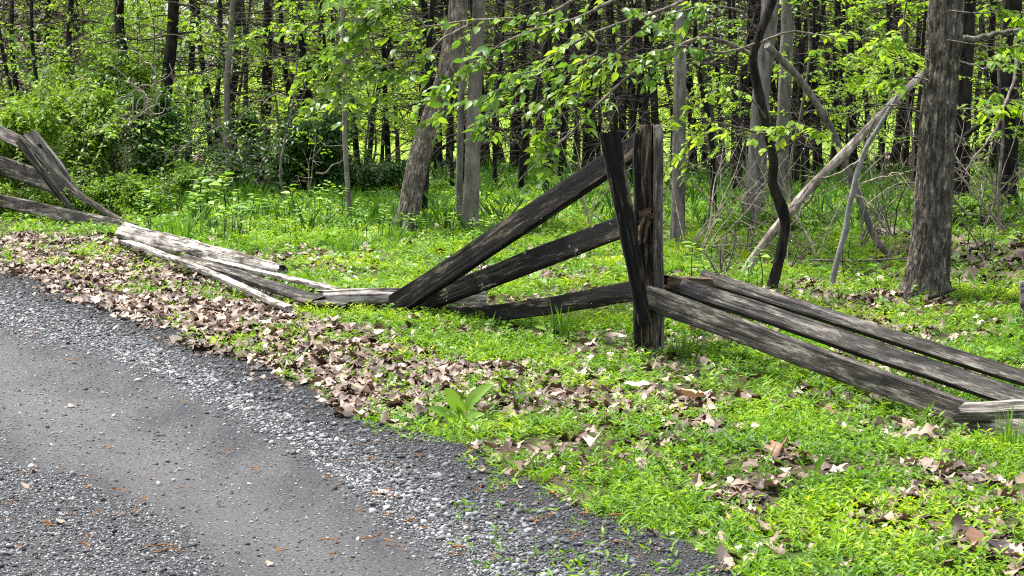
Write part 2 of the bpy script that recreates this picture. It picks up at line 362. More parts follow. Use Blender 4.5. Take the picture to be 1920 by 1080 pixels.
def road_z(X, Y):
    f = fields(X, np.maximum(Y, .8))
    return .03 + .012 * fbm(X * 1.1, Y * .5, 2, 8) * f[2] + .004 * fbm(X * 9, Y * 9, 2, 12) - .08 * (1 - sstep(.05, .5, f[2]))
sheet('gravel_road', xs, ys, road_z, M['road'], {
    'loose': lambda X, Y: np.clip((1 - fields(X, np.maximum(Y, .8))[3]) + .5 * fields(X, np.maximum(Y, .8))[4] + .12 * fbm(X * 2, Y * 2, 0, 3), 0, 1),
    'dust': lambda X, Y: (lambda q: np.clip(np.exp(-((q[1] - np.interp(q[0], [-600, 0, 300, 500, 900], [600, 730, 900, 1010, 1300])) / 85) ** 2) + .15 * fbm(X * 2, Y * .7, 0, 77), 0, 1))(fields(X, np.maximum(Y, .8)))},
    keep=lambda X, Y: fields(X, np.maximum(Y, .8))[2] > .02)

# ------------------------------------------------------------------ timber of the broken fence
def basis(p0, p1, roll):
    d = p1 - p0; L = np.linalg.norm(d); d = d / L
    upv = np.array([0, 0, 1.]) if abs(d[2]) < .95 else np.array([1., 0, 0])
    zv = upv - d * (upv @ d); zv /= np.linalg.norm(zv); yv = np.cross(zv, d)
    c, s = math.cos(roll), math.sin(roll)
    return d, yv * c + zv * s, zv * c - yv * s, L
_bs = [0]
def beam(name, p0, p1, h0, h1, t0, t1, mat, roll=0., seg=60, parent=None, rough=.10, ragged=.03, bow=0., rounder=.24, wav=1.0, holes=None):
    """a riven rail: local X along it, Z across its broad face, Y its thickness; fibres and edges cut into the mesh"""
    _bs[0] += 13; s = _bs[0]
    p0, p1 = np.asarray(p0, float), np.asarray(p1, float)
    d, yv, zv, L = basis(p0, p1, roll)
    ns = 28; a = np.linspace(0, 2 * PI, ns, endpoint=False)
    ca, sa = np.cos(a), np.sin(a); e = rounder
    cy, cz = np.sign(ca) * np.abs(ca) ** e * .5, np.sign(sa) * np.abs(sa) ** e * .5
    u = np.linspace(0, 1, seg + 1)
    A = np.repeat(np.arange(ns)[None], seg + 1, 0); Uu = np.repeat(u[:, None], ns, 1)
    hh = (h0 + (h1 - h0) * Uu) * (1 + .10 * fbm(Uu * 3 * wav, 0 * Uu + s, 0, s, 3)); tt = (t0 + (t1 - t0) * Uu) * (1 + .10 * fbm(Uu * 3 * wav, 0 * Uu + s, 0, s + 5, 3))
    k = 1 + rough * fbm(Uu * L * 2.2, cy[A] * 9 + s, cz[A] * 9, s + 1, 3) + rough * .7 * fbm(Uu * L * 1.0, cy[A] * 34 + s, cz[A] * 34, s + 2, 2)
    Yc = cy[A] * tt * k + bow * .3 * np.sin(Uu * PI) + .008 * fbm(Uu * 4, 0 * Uu + s, 1, s + 8, 2); Zc = cz[A] * hh * k + bow * np.sin(Uu * PI) + .012 * fbm(Uu * 3.3, 0 * Uu + s, 2, s + 9, 2)
    Xc = Uu * L
    end0, end1 = (Uu < 1e-6), (Uu > 1 - 1e-6)
    Xc = Xc + ragged * (end1 * 1. - end0 * 1.) * (fbm(cy[A] * 7, cz[A] * 7 + s, 0, s + 3, 3) + .3)
    V = np.stack([Xc, Yc, Zc], -1).reshape(-1, 3)
    b = Bag()
    i = np.arange(seg)[:, None] * ns; j = np.arange(ns)[None]; kk = (j + 1) % ns
    b.add(V, np.stack([i + j, i + kk, i + ns + kk, i + ns + j], -1).reshape(-1, 4)[:, ::-1])
    for st, sg in ((0, 1), (seg * ns, -1)):                 # ends: a splintered hollow
        ring = V[st:st + ns]; c = ring.mean(0); r2 = c + (ring - c) * .55 + np.array([sg * ragged * .7, 0, 0]) * (1 + fbm(ring[:, 1] * 60, ring[:, 2] * 60, s, s, 2))[:, None]
        VV = np.vstack([ring, r2, (c + [sg * ragged * 1.1, 0, 0])[None]])
        j = np.arange(ns); kq = (j + 1) % ns
        b.add(VV, np.stack([j, kq, kq + ns, j + ns], -1)[:, ::sg]); b.add(VV, np.stack([j + ns, kq + ns, np.full(ns, 2 * ns)], -1)[:, ::sg])
    o = b.build(name, mat)
    Mx = Matrix(((d[0], yv[0], zv[0], p0[0]), (d[1], yv[1], zv[1], p0[1]), (d[2], yv[2], zv[2], p0[2]), (0, 0, 0, 1)))
    if parent is not None: o.parent = parent; Mx = Matrix.Translation(parent.location).inverted() @ Mx
    o.matrix_local = Mx if parent is not None else o.matrix_local
    if parent is None: o.matrix_world = Mx
    return o
GRP = 'rails of the broken fence'
dm = DG(1216, 662); dh = DG(748, 588)
# upright post: three riven staves around the mortises, one thing
pb = P(1216, 668, dm); pt = P(1215, 238, dm)
post = thing('fence_post', 'upright split wooden fence post with grey right face still standing in the grass', 'fence post', pb)
def pp(px, py, d=0.): return P(px, py, dm + d)
beam('stave', pp(1233, 690), pp(1233, 239), .060, .056, .15, .14, M['wood_grey'], PI / 2 * 0, 70, post, rounder=.4)
beam('stave', pp(1213, 690, .03), pp(1212, 238, .03), .085, .075, .09, .09, M['wood_post'], 0, 70, post, rounder=.5)
beam('stave', pp(1196, 690, .02), pp(1195, 252, .03), .052, .04, .13, .12, M['wood_dark'], 0, 70, post, rounder=.4)
for o in post.children: pass
beam('rotten_socket', pp(1198, 408, -.01), pp(1224, 400, -.015), .09, .08, .05, .05, M['wood_rot'], .2, 16, post, rough=.5, ragged=.02, rounder=.9)
beam('rotten_socket', pp(1204, 455, -.03), pp(1212, 412, -.03), .05, .06, .05, .05, M['wood_rot'], .2, 16, post, rough=.5, rounder=.9)
o = beam('post_slab', pp(1209, 600, -.13), pp(1144, 252, -.16), .072, .118, .07, .075, M['wood_dark'], 0, 60); tag(o, 'black split slab of post leaning against the standing post, its top tilted left', 'post slab')
o = beam('fence_rail', P(742, 572, dh - .1), P(1206, 265, dm + .02), .155, .118, .06, .06, M['wood_dark'], 0, 90, ragged=.04); tag(o, 'topmost black rail slanting steeply from the ground up to the standing post head', 'fence rail', GRP)
o = beam('fence_rail', P(752, 582, dh + .1), P(1190, 418, dm + .03), .13, .115, .06, .06, M['wood_lichen'], 0, 90); tag(o, 'middle black rail with pale lichen spots, slanting up to the standing post', 'fence rail', GRP)
o = beam('fence_rail', P(808, 590, dh + .02), P(1196, 544, dm + .02), .10, .115, .055, .06, M['wood_dark'], 0, 90, bow=-.03); tag(o, 'lowest dark rail left of the standing post, almost level above the grass', 'fence rail', GRP)
dr = DG(1815, 806)
o = beam('fence_rail', P(1218, 559, dm - .06), P(1820, 777, dr), .14, .108, .05, .05, M['wood_rail'], .06, 90, ragged=.04); tag(o, 'broad front grey rail falling right from the standing post, knot in its face', 'fence rail', GRP)
o = beam('fence_rail', P(1258, 530, dm + .10), P(2040, 792, dr - .25), .10, .085, .05, .05, M['wood_top'], -.72, 90); tag(o, 'middle of the three grey rails falling right, its flat worn top showing', 'fence rail', GRP)
o = beam('fence_rail', P(1322, 519, dm + .34), P(2040, 745, dr + .2), .075, .065, .05, .045, M['wood_top'], -.68, 90, ragged=.05); tag(o, 'rearmost and narrowest grey rail falling right, with a splintered left end', 'fence rail', GRP)
o = beam('rail_stub', P(1246, 531, dm + .05), P(1330, 532, dm + .12), .07, .05, .12, .10, M['wood_rot'], 0, 20, ragged=.05, rough=.3); tag(o, 'crumbling brown rail stub in the right socket of the standing post', 'rail stub')
o = beam('fallen_post', P(1850, 803, dr - .12), P(2010, 838, dr - .5), .13, .16, .13, .15, M['wood_grey'], .2, 40, ragged=.08, rough=.25, rounder=.7); tag(o, 'fallen grey post with dark rotten end in the grass at the right edge', 'fence post', 'fallen posts')
o = beam('broken_slab', P(1810, 772, dr - .1), P(2010, 768, dr - .3), .05, .055, .15, .15, M['wood_grey'], .15, 40, ragged=.05, rough=.2); tag(o, 'short grey slab lying across the fallen rail end at the right edge', 'broken slab')
# left bay
dl = DG(165, 414)
lp = thing('leaning_post', 'weathered split fence post leaning left at the far left, rails through it', 'fence post', P(165, 408, dl))
beam('post_half', P(177, 413, dl), P(58, 250, dl), .135, .135, .10, .12, M['wood_silver'], 0, 50, lp)
beam('post_half', P(150, 412, dl - .14), P(36, 264, dl - .14), .072, .07, .08, .08, M['wood_grey'], 0, 50, lp)
beam('post_half', P(172, 405, dl - .02), P(60, 262, dl - .02), .13, .12, .06, .06, M['wood_dark'], 0, 50, lp)
LG = 'rails of the far left bay'
o = beam('fence_rail', P(-130, 190, dl + 1.6), P(70, 280, dl - .10), .14, .13, .06, .06, M['wood_grey'], -.3, 50); tag(o, 'upper rail at the left edge running into the leaning post top', 'fence rail', LG)
o = beam('fence_rail', P(50, 256, dl - .14), P(242, 422, dl - 1.2), .06, .05, .06, .05, M['wood_rail'], -.2, 70, ragged=.06, bow=-.085); tag(o, 'long splintered rail slanting down the front of the leaning post to the log', 'fence rail', LG)
o = beam('fence_rail', P(-130, 262, dl + 1.6), P(130, 356, dl - .04), .19, .19, .06, .06, M['wood_rail'], -.1, 50); tag(o, 'middle rail at the left edge, broad and dark, ending at the leaning post', 'fence rail', LG)
o = beam('fence_rail', P(-130, 352, dl + 1.2), P(252, 434, dl - 1.5), .13, .135, .06, .06, M['wood_rail'], -.1, 60, bow=.02); tag(o, 'lowest dark rail at left, half hidden by greenery below the leaning post', 'fence rail', LG)
d0, d1 = DG(240, 472), DG(525, 527)
o = beam('fallen_log', P(237, 440, d0), P(528, 507, d1), .19, .09, .17, .09, M['wood_log'], 0, 90, ragged=.05, rough=.24, rounder=.9, wav=2.2); tag(o, 'pale bleached log of a fallen post with hollow left end lying on the grass', 'fallen post', 'fallen posts')
o = beam('fence_rail', P(232, 452, DG(232, 474)), P(540, 577, DG(540, 600)), .036, .032, .055, .05, M['wood_log'], .25, 70, bow=.02); tag(o, 'front bleached rail lying on the litter below the pale log', 'fence rail', 'rails lying by the log')
o = beam('fence_rail', P(340, 484, DG(340, 508)), P(598, 564, DG(598, 592)), .048, .045, .10, .09, M['wood_rail'], .25, 70); tag(o, 'grey flat rail lying between the front bleached rail and the pale log', 'fence rail', 'rails lying by the log')
o = beam('fence_rail', P(385, 484, DG(385, 510)), P(660, 552, DG(660, 582)), .03, .028, .05, .05, M['wood_log'], .2, 60); tag(o, 'thinnest bleached rail lying just under the pale log', 'fence rail', 'rails lying by the log')
o = beam('fallen_post', P(606, 562, DG(606, 588)), P(905, 556, DG(900, 580)), .14, .11, .14, .11, M['wood_log'], 0, 60, ragged=.08, rough=.28, rounder=.8); tag(o, 'cracked pale fallen post under the lower ends of the slanting black rails', 'fence post', 'fallen posts')
o = beam('broken_slab', P(566, 562, DG(566, 588)), P(650, 572, DG(650, 598)), .03, .03, .10, .09, M['wood_rail'], .1, 24, ragged=.05); tag(o, 'small dark broken slab at the left end of the cracked fallen post', 'broken slab')
b = Bag(); tube(b, [P(1916, 596, DG(1916, 596)), P(1917, 560, DG(1916, 596)), P(1916, 527, DG(1916, 596))], [.018, .017, .015], 10, cap=True)
tag(b.build('wooden_stake', M['wood_pale'], base=P(1916, 596, DG(1916, 596))), 'thin pale stake standing in the greenery at the right edge', 'stake')

# ------------------------------------------------------------------ trees: trunk, limbs, foliage
def furrow(a, amp, kz=1.0, ka=7, seed=0, root=.0):
    def f(th, s):
        n = fbm(np.cos(th) * ka, np.sin(th) * ka, s * kz * 4, seed, 3)
        return (1 + amp * (1 - 2 * np.abs(n) * 1.6)) * (1 + root * np.exp(-s / .2) * (.6 + .5 * np.cos(5 * th + seed)))
    return f
def branch_poly(p, d, L, n=9, droop=.25, wob=.25):
    p = np.array(p, float); d = np.array(d, float); d /= np.linalg.norm(d); out = [p.copy()]
    for i in range(n):
        d = d + U(-wob, wob, 3) * .6 + np.array([0, 0, -droop / n]); d /= np.linalg.norm(d)
        p = p + d * L / n; out.append(p.copy())
    return np.array(out)
def twigs(bag, p, d, L, r, depth=2, droop=.3, wob=.3, kids=5, ns=4, tips=None):
    n = max(4, int(L / .12)) if depth else max(3, int(L / .1)); n = min(n, 14)
    q = branch_poly(p, d, L, n, droop, wob); tube(bag, q, np.linspace(r, r * .3, len(q)), ns if depth > 0 else 3)
    if tips is not None: tips.append(q)
    if depth > 0:
        for k in range(kids):
            i = random.randint(1, len(q) - 2); dd = q[i + 1] - q[i]; dd /= np.linalg.norm(dd)
            v = dd * U(.4, 1.0) + U(-1, 1, 3) * .8
            twigs(bag, q[i], v, L * U(.25, .55), r * .5, depth - 1, droop, wob, max(2, kids - 2), 3, tips)
def leaves_on(bag, polys, per_m, size, tmpl, flat=.5, t0=.25, rr=(0, 1), droop=.3):
    pos, dr = [], []
    for q in polys:
        L = np.linalg.norm(np.diff(q, axis=0), axis=1).sum(); n = max(1, int(L * per_m))
        t = U(t0, 1.0, n) * (len(q) - 1.001); i = t.astype(int); f = (t - i)[:, None]
        pos.append(q[i] * (1 - f) + q[i + 1] * f); dr.append(q[i + 1] - q[i])
    pos = np.concatenate(pos); dr = np.concatenate(dr); K = len(pos)
    yaw = np.arctan2(-dr[:, 0], dr[:, 1]) + rng.choice([-1, 1], K) * U(.3, 1.5, K)
    Mx = rotm(yaw, U(-droop - .5, .35 - droop, K), rng.normal(0, flat, K))
    lump = .5 + .5 * fbm(pos[:, 0] * 2, pos[:, 1] * 2, pos[:, 2] * 2, 4)
    r = np.clip(rr[0] + (rr[1] - rr[0]) * (.55 * U(0, 1, K) + .45 * lump), 0, 1)
    scatter(bag, tmpl[0], tmpl[1], pos, Mx, size * U(.6, 1.25, K), r)
def blob_leaves(bag, c, rad, K, size, tmpl, rr=(0, 1), shell=.55, seed=0):
    v = rng.normal(0, 1, (K, 3)); v /= np.linalg.norm(v, axis=1)[:, None]
    n = fbm(v[:, 0] * 2.1 + seed, v[:, 1] * 2.1, v[:, 2] * 2.1, seed + 3, 4)
    dd = (1 + .95 * n) * (shell + (1 - shell) * U(0, 1, K)) * np.where(U(0, 1, K) < .12, U(1, 1.45, K), 1)
    pos = np.asarray(c) + v * dd[:, None] * np.asarray(rad)
    ok = pos[:, 2] > .02; pos, v = pos[ok], v[ok]; K = len(pos)
    yaw = np.arctan2(-v[:, 0], v[:, 1]) + rng.normal(0, .9, K)
    Mx = rotm(yaw, rng.normal(-.35, .5, K), rng.normal(0, .6, K))
    r = np.clip(rr[0] + (rr[1] - rr[0]) * (.6 * U(0, 1, K) + .4 * (.5 + .8 * fbm(pos[:, 0] * 3, pos[:, 1] * 3, pos[:, 2] * 3, seed + 9))), 0, 1)
    scatter(bag, tmpl[0], tmpl[1], pos, Mx, size * U(.6, 1.3, K), r)
L2, L2n, L6 = leaf2(), leaf2(.16, .06, .15), leaf6()
def crown(c, rad, n, size, parent=None, base=None):
    b = Bag()
    for k in range(7):
        o = np.array([U(-.6, .6), U(-.6, .6), U(-.55, .6)]) * rad
        blob_leaves(b, np.asarray(c) + o, np.asarray(rad) * U(.4, .65), n // 7, size, L2, seed=int(U(0, 99)))
    return b.build('crown', M['crown'], parent=parent, base=base)

# pixel-defined foreground trees: (points px,py,depth offset) with widths in px
def px_tree(name, label, pts, mat, ns=16, n=60, top=7.0, furr=None, flare=1.25, crown_r=1.6, limbs=0, cat='tree', crown_n=1500, group=None):
    d = DG(pts[0][0], pts[0][1]); base = P(pts[0][0], pts[0][1], d)
    W = [P(a[0], a[1], d + (a[3] if len(a) > 3 else 0)) for a in pts]; rad = [a[2] * (d + (a[3] if len(a) > 3 else 0)) / F / 2 for a in pts]
    t = thing(name, label, cat, base, group)
    if top:
        dirv = (W[-1] - W[-2]); dirv /= np.linalg.norm(dirv); dirv = dirv * .6 + np.array([0, 0, .5]); dirv /= np.linalg.norm(dirv)
        W.append(W[-1] + dirv * (top - W[-1][2]) * .5); rad.append(rad[-1] * .75)
        W.append(W[-1] + np.array([0, 0, 1.]) * (top - W[-1][2])); rad.append(rad[-1] * .45)
    W.insert(0, W[0] - np.array([0, 0, .12])); rad.insert(0, rad[0] * flare)
    q = spline(W, n); s = np.linspace(0, 1, n); rr = np.interp(s, np.linspace(0, 1, len(rad)), rad)
    b = Bag(); tube(b, q, rr, ns, furr, cap=True); b.build('trunk', mat, parent=t, base=base, smooth=True)
    if top and crown_r: crown(q[-1] + np.array([0, 0, -.4]), (crown_r, crown_r, 1.4), crown_n, .16, t, base)
    return t, q, base
def limbs(t, base, specs, mat, name='branch', ns=5):
    """specs: list of (pts3d, r0)"""
    for pts, r0 in specs:
        b = Bag(); q = spline(pts, 14 + 2 * len(pts)); q = q + rng.normal(0, .006, q.shape)
        tube(b, q, np.linspace(r0, r0 * .35, len(q)), ns)
        for k in range(3):
            i = random.randint(4, len(q) - 2); v = (q[i + 1] - q[i]) / np.linalg.norm(q[i + 1] - q[i]) + U(-.8, .8, 3)
            twigs(b, q[i], v, U(.2, .5), r0 * .35, 1, .2, .3, 2, 3)
        b.build(name, mat, parent=t, base=base)

t1, q1, b1 = px_tree('rough_tree', 'leaning rough barked tree in the middle, just left of the smooth grey trunk', [(757, 434, 42), (768, 385, 36), (785, 300, 38), (812, 220, 38), (838, 140, 36), (852, 60, 34), (862, -20, 33)], M['bark_plate'], 90, 300, 8, furrow(None, .11, 1.5, 8, 3, .25))
t2, q2, b2 = px_tree('smooth_tree', 'straight smooth grey tree right of the leaning rough trunk', [(881, 432, 34), (885, 330, 29), (889, 200, 27), (895, 80, 25), (899, -20, 24)], M['bark_smooth'], 24, 80, 9, None)
t3, q3, b3 = px_tree('slender_tree', 'slender grey trunk close against the left side of the smooth grey tree', [(861, 416, 14), (862, 300, 13), (866, 150, 12), (869, -20, 11)], M['bark_grey'], 12, 50, 6, None, crown_r=.9)
t4, q4, b4 = px_tree('kinked_tree', 'slender grey tree with a kink, standing by the dark thicket at left', [(431, 364, 15), (429, 300, 14), (427, 262, 17), (425, 240, 12), (427, 130, 11), (437, -10, 9)], M['bark_smooth'], 14, 60, 5, None, crown_r=1.0)
t5, q5, b5 = px_tree('pole_tree', 'thin pale grey pole tree left of the leaning rough tree', [(658, 414, 10), (652, 350, 9), (647, 260, 10), (645, 150, 9), (642, -10, 8)], M['bark_smooth'], 12, 50, 5, None, crown_r=.9)
t6, q6, b6 = px_tree('big_tree', 'big trunk with deeply furrowed grey bark at right', [(1734, 556, 84), (1738, 520, 70), (1746, 440, 66), (1752, 340, 63), (1760, 200, 60), (1768, 90, 57), (1776, -20, 60)], M['bark_rough'], 130, 420, 10, furrow(None, .13, 1.3, 10, 8, .45), flare=1.1)
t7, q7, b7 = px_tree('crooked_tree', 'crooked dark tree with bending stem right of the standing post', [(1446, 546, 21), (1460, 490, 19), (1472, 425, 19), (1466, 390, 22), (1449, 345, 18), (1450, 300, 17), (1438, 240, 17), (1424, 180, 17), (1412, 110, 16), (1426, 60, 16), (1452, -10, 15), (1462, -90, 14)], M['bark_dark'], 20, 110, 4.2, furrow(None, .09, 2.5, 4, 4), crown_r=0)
t8, q8, b8 = px_tree('grey_pole', 'thin blue grey pole leaning right between crooked tree and big trunk', [(1559, 536, 13), (1572, 480, 11), (1586, 430, 12), (1592, 390, 10), (1609, 320, 11), (1625, 275, 9), (1650, 235, 9), (1682, 180, 7)], M['bark_blue'], 12, 50, 0, None, cat='dead tree')
t9, q9, b9 = px_tree('dead_tree', 'pale dead trunk leaning across to the big trunk', [(1396, 512, 17), (1436, 452, 15), (1482, 397, 18), (1520, 350, 14, .1), (1577, 294, 17, .2), (1640, 228, 14, .3), (1700, 167, 13, .4), (1760, 112, 11, .5)], M['bark_pale'], 28, 120, 0, furrow(None, .16, 1.6, 4, 14), cat='dead tree')
t10, q10, b10 = px_tree('hanging_branch', 'dark fallen branch slanting down right from the crooked tree over the pale trunk', [(1672, 490, 9), (1640, 445, 12), (1612, 375, 13), (1585, 310, 14), (1555, 235, 14, -.2), (1500, 150, 14, -.4), (1438, 85, 14, -.6)], M['bark_grey'], 12, 60, 0, None, cat='fallen branch', flare=1)
t11, q11, b11 = px_tree('grey_tree', 'medium grey trunk just right of the standing post', [(1269, 460, 28), (1272, 380, 26), (1274, 200, 24), (1277, -20, 23)], M['bark_grey'], 20, 60, 8, furrow(None, .03, 1, 5, 5))
t12, q12, b12 = px_tree('grey_tree', 'stout grey trunk partly behind the crooked tree', [(1412, 432, 40), (1418, 340, 36), (1428, 160, 32), (1446, -20, 32)], M['bark_grey'], 24, 70, 9, furrow(None, .03, 1, 5, 6))
t12b, q, b_ = px_tree('grey_tree', 'second grey trunk right beside the crooked tree, further back', [(1464, 390, 26), (1468, 250, 25), (1474, 100, 24), (1478, -20, 22)], M['bark_grey'], 20, 60, 9, furrow(None, .03, 1, 5, 9))
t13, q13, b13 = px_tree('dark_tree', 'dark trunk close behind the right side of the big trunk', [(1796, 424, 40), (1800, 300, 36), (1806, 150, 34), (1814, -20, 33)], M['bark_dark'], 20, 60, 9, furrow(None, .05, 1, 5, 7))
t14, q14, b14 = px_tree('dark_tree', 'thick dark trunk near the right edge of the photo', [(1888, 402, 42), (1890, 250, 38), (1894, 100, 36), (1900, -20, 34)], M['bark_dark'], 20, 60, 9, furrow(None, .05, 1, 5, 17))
# bare and leafy limbs of the named trees
dA = b7[1]
def pl(*pts, d=None, w=0.): return [P(a[0], a[1], (d if d else dA) + (a[2] if len(a) > 2 else 0)) for a in pts]
limbs(t9, b9, [(pl((1560, 305, .2), (1500, 400, .1), (1455, 480, -.1), d=b9[1]), .012), (pl((1640, 225), (1590, 330), (1500, 380), d=b9[1]), .009)], M['twig'])
limbs(t8, b8, [(pl((1600, 360), (1645, 400), (1672, 460), d=b8[1]), .009), (pl((1612, 300), (1560, 330), (1500, 330), d=b8[1]), .007), (pl((1600, 350), (1680, 325), (1720, 350), d=b8[1]), .007)], M['twig_pale'])
limbs(t4, b4, [(pl((428, 262), (400, 225), (385, 195), d=b4[1]), .012), (pl((433, 258), (480, 238), (528, 215), d=b4[1]), .011), (pl((426, 105), (380, 80), (320, 65), (255, 68), d=b4[1]), .012), (pl((430, 120), (480, 106), (560, 108), d=b4[1]), .011), (pl((430, 80), (395, 35), (350, 8), (300, 5), d=b4[1]), .010), (pl((434, 32), (500, 36), (590, 30), d=b4[1]), .009)], M['twig'])
limbs(t6, b6, [(pl((1775, 75, .2), (1840, 70, .4), (1930, 50, .5), d=b6[1]), .03), (pl((1765, 100), (1830, 125), (1930, 140), d=b6[1] + .1), .010), (pl((1740, 215), (1690, 200), (1640, 195), d=b6[1]), .008)], M['bark_grey'])
limbs(t13, b13, [(pl((1795, 265, -.2), (1830, 240, -.3), (1870, 210, -.4), d=b13[1]), .035), (pl((1800, 280), (1870, 290), (1935, 310), d=b13[1]), .014)], M['bark_dark'])
limbs(t14, b14, [(pl((1905, 60, -3), (1900, 150, -3.5), (1880, 200, -3.7), (1868, 240, -3.8), (1830, 290, -3.9), (1810, 320, -4), d=b14[1]), .016)], M['bark_pale'])
limbs(t3, b3, [(pl((862, 260), (830, 275), (800, 305), d=b3[1] + .3), .022)], M['bark_dark'])
# leafy boughs of the crooked tree, reaching left over the fence
top7 = P(1462, -85, dA)
boughs = [
    [(1414, 105), (1330, 70, -.2), (1240, 100, -.4), (1150, 165, -.6), (1060, 255, -.8), (1000, 310, -.9), (950, 356, -1)],
    [(1462, -85), (1300, -80, -.2), (1130, -30, -.4), (1040, 18, -.5), (975, 32, -.6), (890, 38, -.7), (800, 52, -.8), (700, 80, -.9), (615, 110, -1)],
    [(1462, -85), (1340, -30, -.6), (1230, 20, -.9), (1110, 55, -1.1), (1010, 110, -1.2), (920, 165, -1.2), (850, 185, -1.2)],
    [(1462, -85), (1310, -60, -1), (1180, -10, -1.3), (1080, 40, -1.5), (1010, 60, -1.6), (940, 90, -1.6), (880, 130, -1.6), (830, 175, -1.6)],
    [(1240, 20, -.9), (1160, 90, -1.0), (1090, 150, -1.1), (1030, 190, -1.1), (1000, 245, -1.1)],
    [(1462, -85), (1200, -100, -.6), (960, -60, -.8), (800, -20, -.9), (700, 25, -1), (620, 40, -1), (555, 42, -1)],
    [(890, 38, -.7), (840, 70, -.8), (790, 110, -.9), (735, 120, -.9), (690, 150, -.9)],
    [(1420, 80), (1350, 100, -.3), (1270, 90, -.5), (1180, 120, -.7), (1100, 110, -.8)],
    [(1436, 225), (1390, 180, -.3), (1330, 170, -.5), (1290, 210, -.6), (1240, 230, -.7)],
    [(1440, 250), (1390, 240, -.3), (1330, 225, -.5), (1300, 250, -.5), (1275, 270, -.5)],
    [(1426, 60), (1380, 20, -.4), (1320, 10, -.6), (1260, 25, -.7), (1200, 30, -.8)],
    [(1420, 85), (1480, 60, -.2), (1540, 70, -.3), (1610, 72, -.4), (1670, 90, -.4), (1720, 115, -.4)],
    [(1447, 290), (1500, 262, -.2), (1540, 250, -.3), (1470, 240, -.3)],
    [(800, 52, -.8), (760, 20, -.8), (700, 0, -.9), (640, -5, -.9)],
    [(1462, -85), (1100, -90, -.6), (850, -40, -.8), (700, 50, -.9), (620, 110, -1), (570, 150, -1)],
    [(700, 80, -.9), (650, 120, -1), (640, 170, -1), (700, 190, -1)],
    [(1090, 150, -1.1), (1080, 190, -1.1), (1040, 230, -1.1), (1030, 265, -1.1)],
    [(1080, 40, -1.5), (1120, 90, -1.5), (1060, 120, -1.5), (960, 140, -1.5), (900, 220, -1.5)],
]
for k, bp in enumerate(boughs):
    b = Bag(); q = spline([P(a[0], a[1], dA + (a[2] if len(a) > 2 else 0)) for a in bp], 40); q = q + np.cumsum(rng.normal(0, .003, q.shape), 0)
    tube(b, q, np.linspace(.016 if k < 4 else .009, .003, len(q)), 6)
    tp = [q[len(q) // 4:]] if k else [q[5:18]]
    for j in range(14 if k not in (0, 8, 9, 11, 12) else 5 if k == 0 else 8):
        i = random.randint(8, 38) if k else random.randint(6, 20); v = (q[i + 1] - q[i]) / np.linalg.norm(q[i + 1] - q[i]) + U(-.7, .7, 3) * np.array([1, 1, .7]) + np.array([0, 0, -.1])
        twigs(b, q[i], v, U(.15, .42), .003, 0, .35, .22, 0, 3, tp)
    br = b.build('leafy_branch', M['twig'], parent=t7, base=b7)
    lb = Bag(); leaves_on(lb, tp, 27 if k else 9, .080, L6, .55, .15, (0, 1) if k not in (8, 9, 12) else (.45, 1), .25)
    lb.build('leaves', M['branch_leaf'] if k not in (8, 9, 11, 12) else M['yellow_leaf'], parent=br, base=None)
    br.children[-1].data.transform(Matrix.Translation(Vector(-b7)))
def leaf_sprays(t, base, specs, lm, size, per=26, n=9):
    for pts, L in specs:
        b = Bag(); tp = []; q = spline(pts, 12); tube(b, q, np.linspace(.006, .002, 12), 4); tp.append(q[4:])
        for j in range(n):
            i = random.randint(4, 10); v = (q[i + 1] - q[i]) / np.linalg.norm(q[i + 1] - q[i]) + U(-1, 1, 3) * np.array([1, 1, .5]); twigs(b, q[i], v, U(.5, 1.0) * L, .002, 0, .3, .2, 0, 3, tp)
        br = b.build('leafy_branch', M['twig'], parent=t, base=base)
        lb = Bag(); leaves_on(lb, tp, per, size, L6, .4, .2); o = lb.build('leaves', lm, parent=br); o.data.transform(Matrix.Translation(Vector(-base)))
leaf_sprays(t4, b4, [(pl((428, 95), (415, 75), (400, 60), (370, 60), d=b4[1]), .5), (pl((430, 95), (445, 75), (460, 68), (475, 78), d=b4[1]), .4), (pl((425, 180), (400, 165), (380, 145), (362, 150), d=b4[1]), .35)], M['yellow_leaf'], .085)
leaf_sprays(t6, b6, [(pl((1775, 75), (1840, 85), (1880, 90), (1930, 80), d=b6[1] - .2), .45), (pl((1740, 150), (1715, 145), (1690, 150), (1665, 140), d=b6[1] - .2), .35), (pl((1770, 200), (1800, 205), (1850, 200), (1910, 190), d=b6[1] + .6), .4), (pl((1745, 115), (1710, 95), (1690, 75), (1660, 70), d=b6[1] - .2), .35), (pl((1780, 20), (1840, 25), (1890, 20), (1940, 30), d=b6[1] - .2), .4), (pl((1775, 110), (1830, 120), (1880, 100), (1940, 105), d=b6[1] + .4), .4)], M['sapling_leaf'], .08)

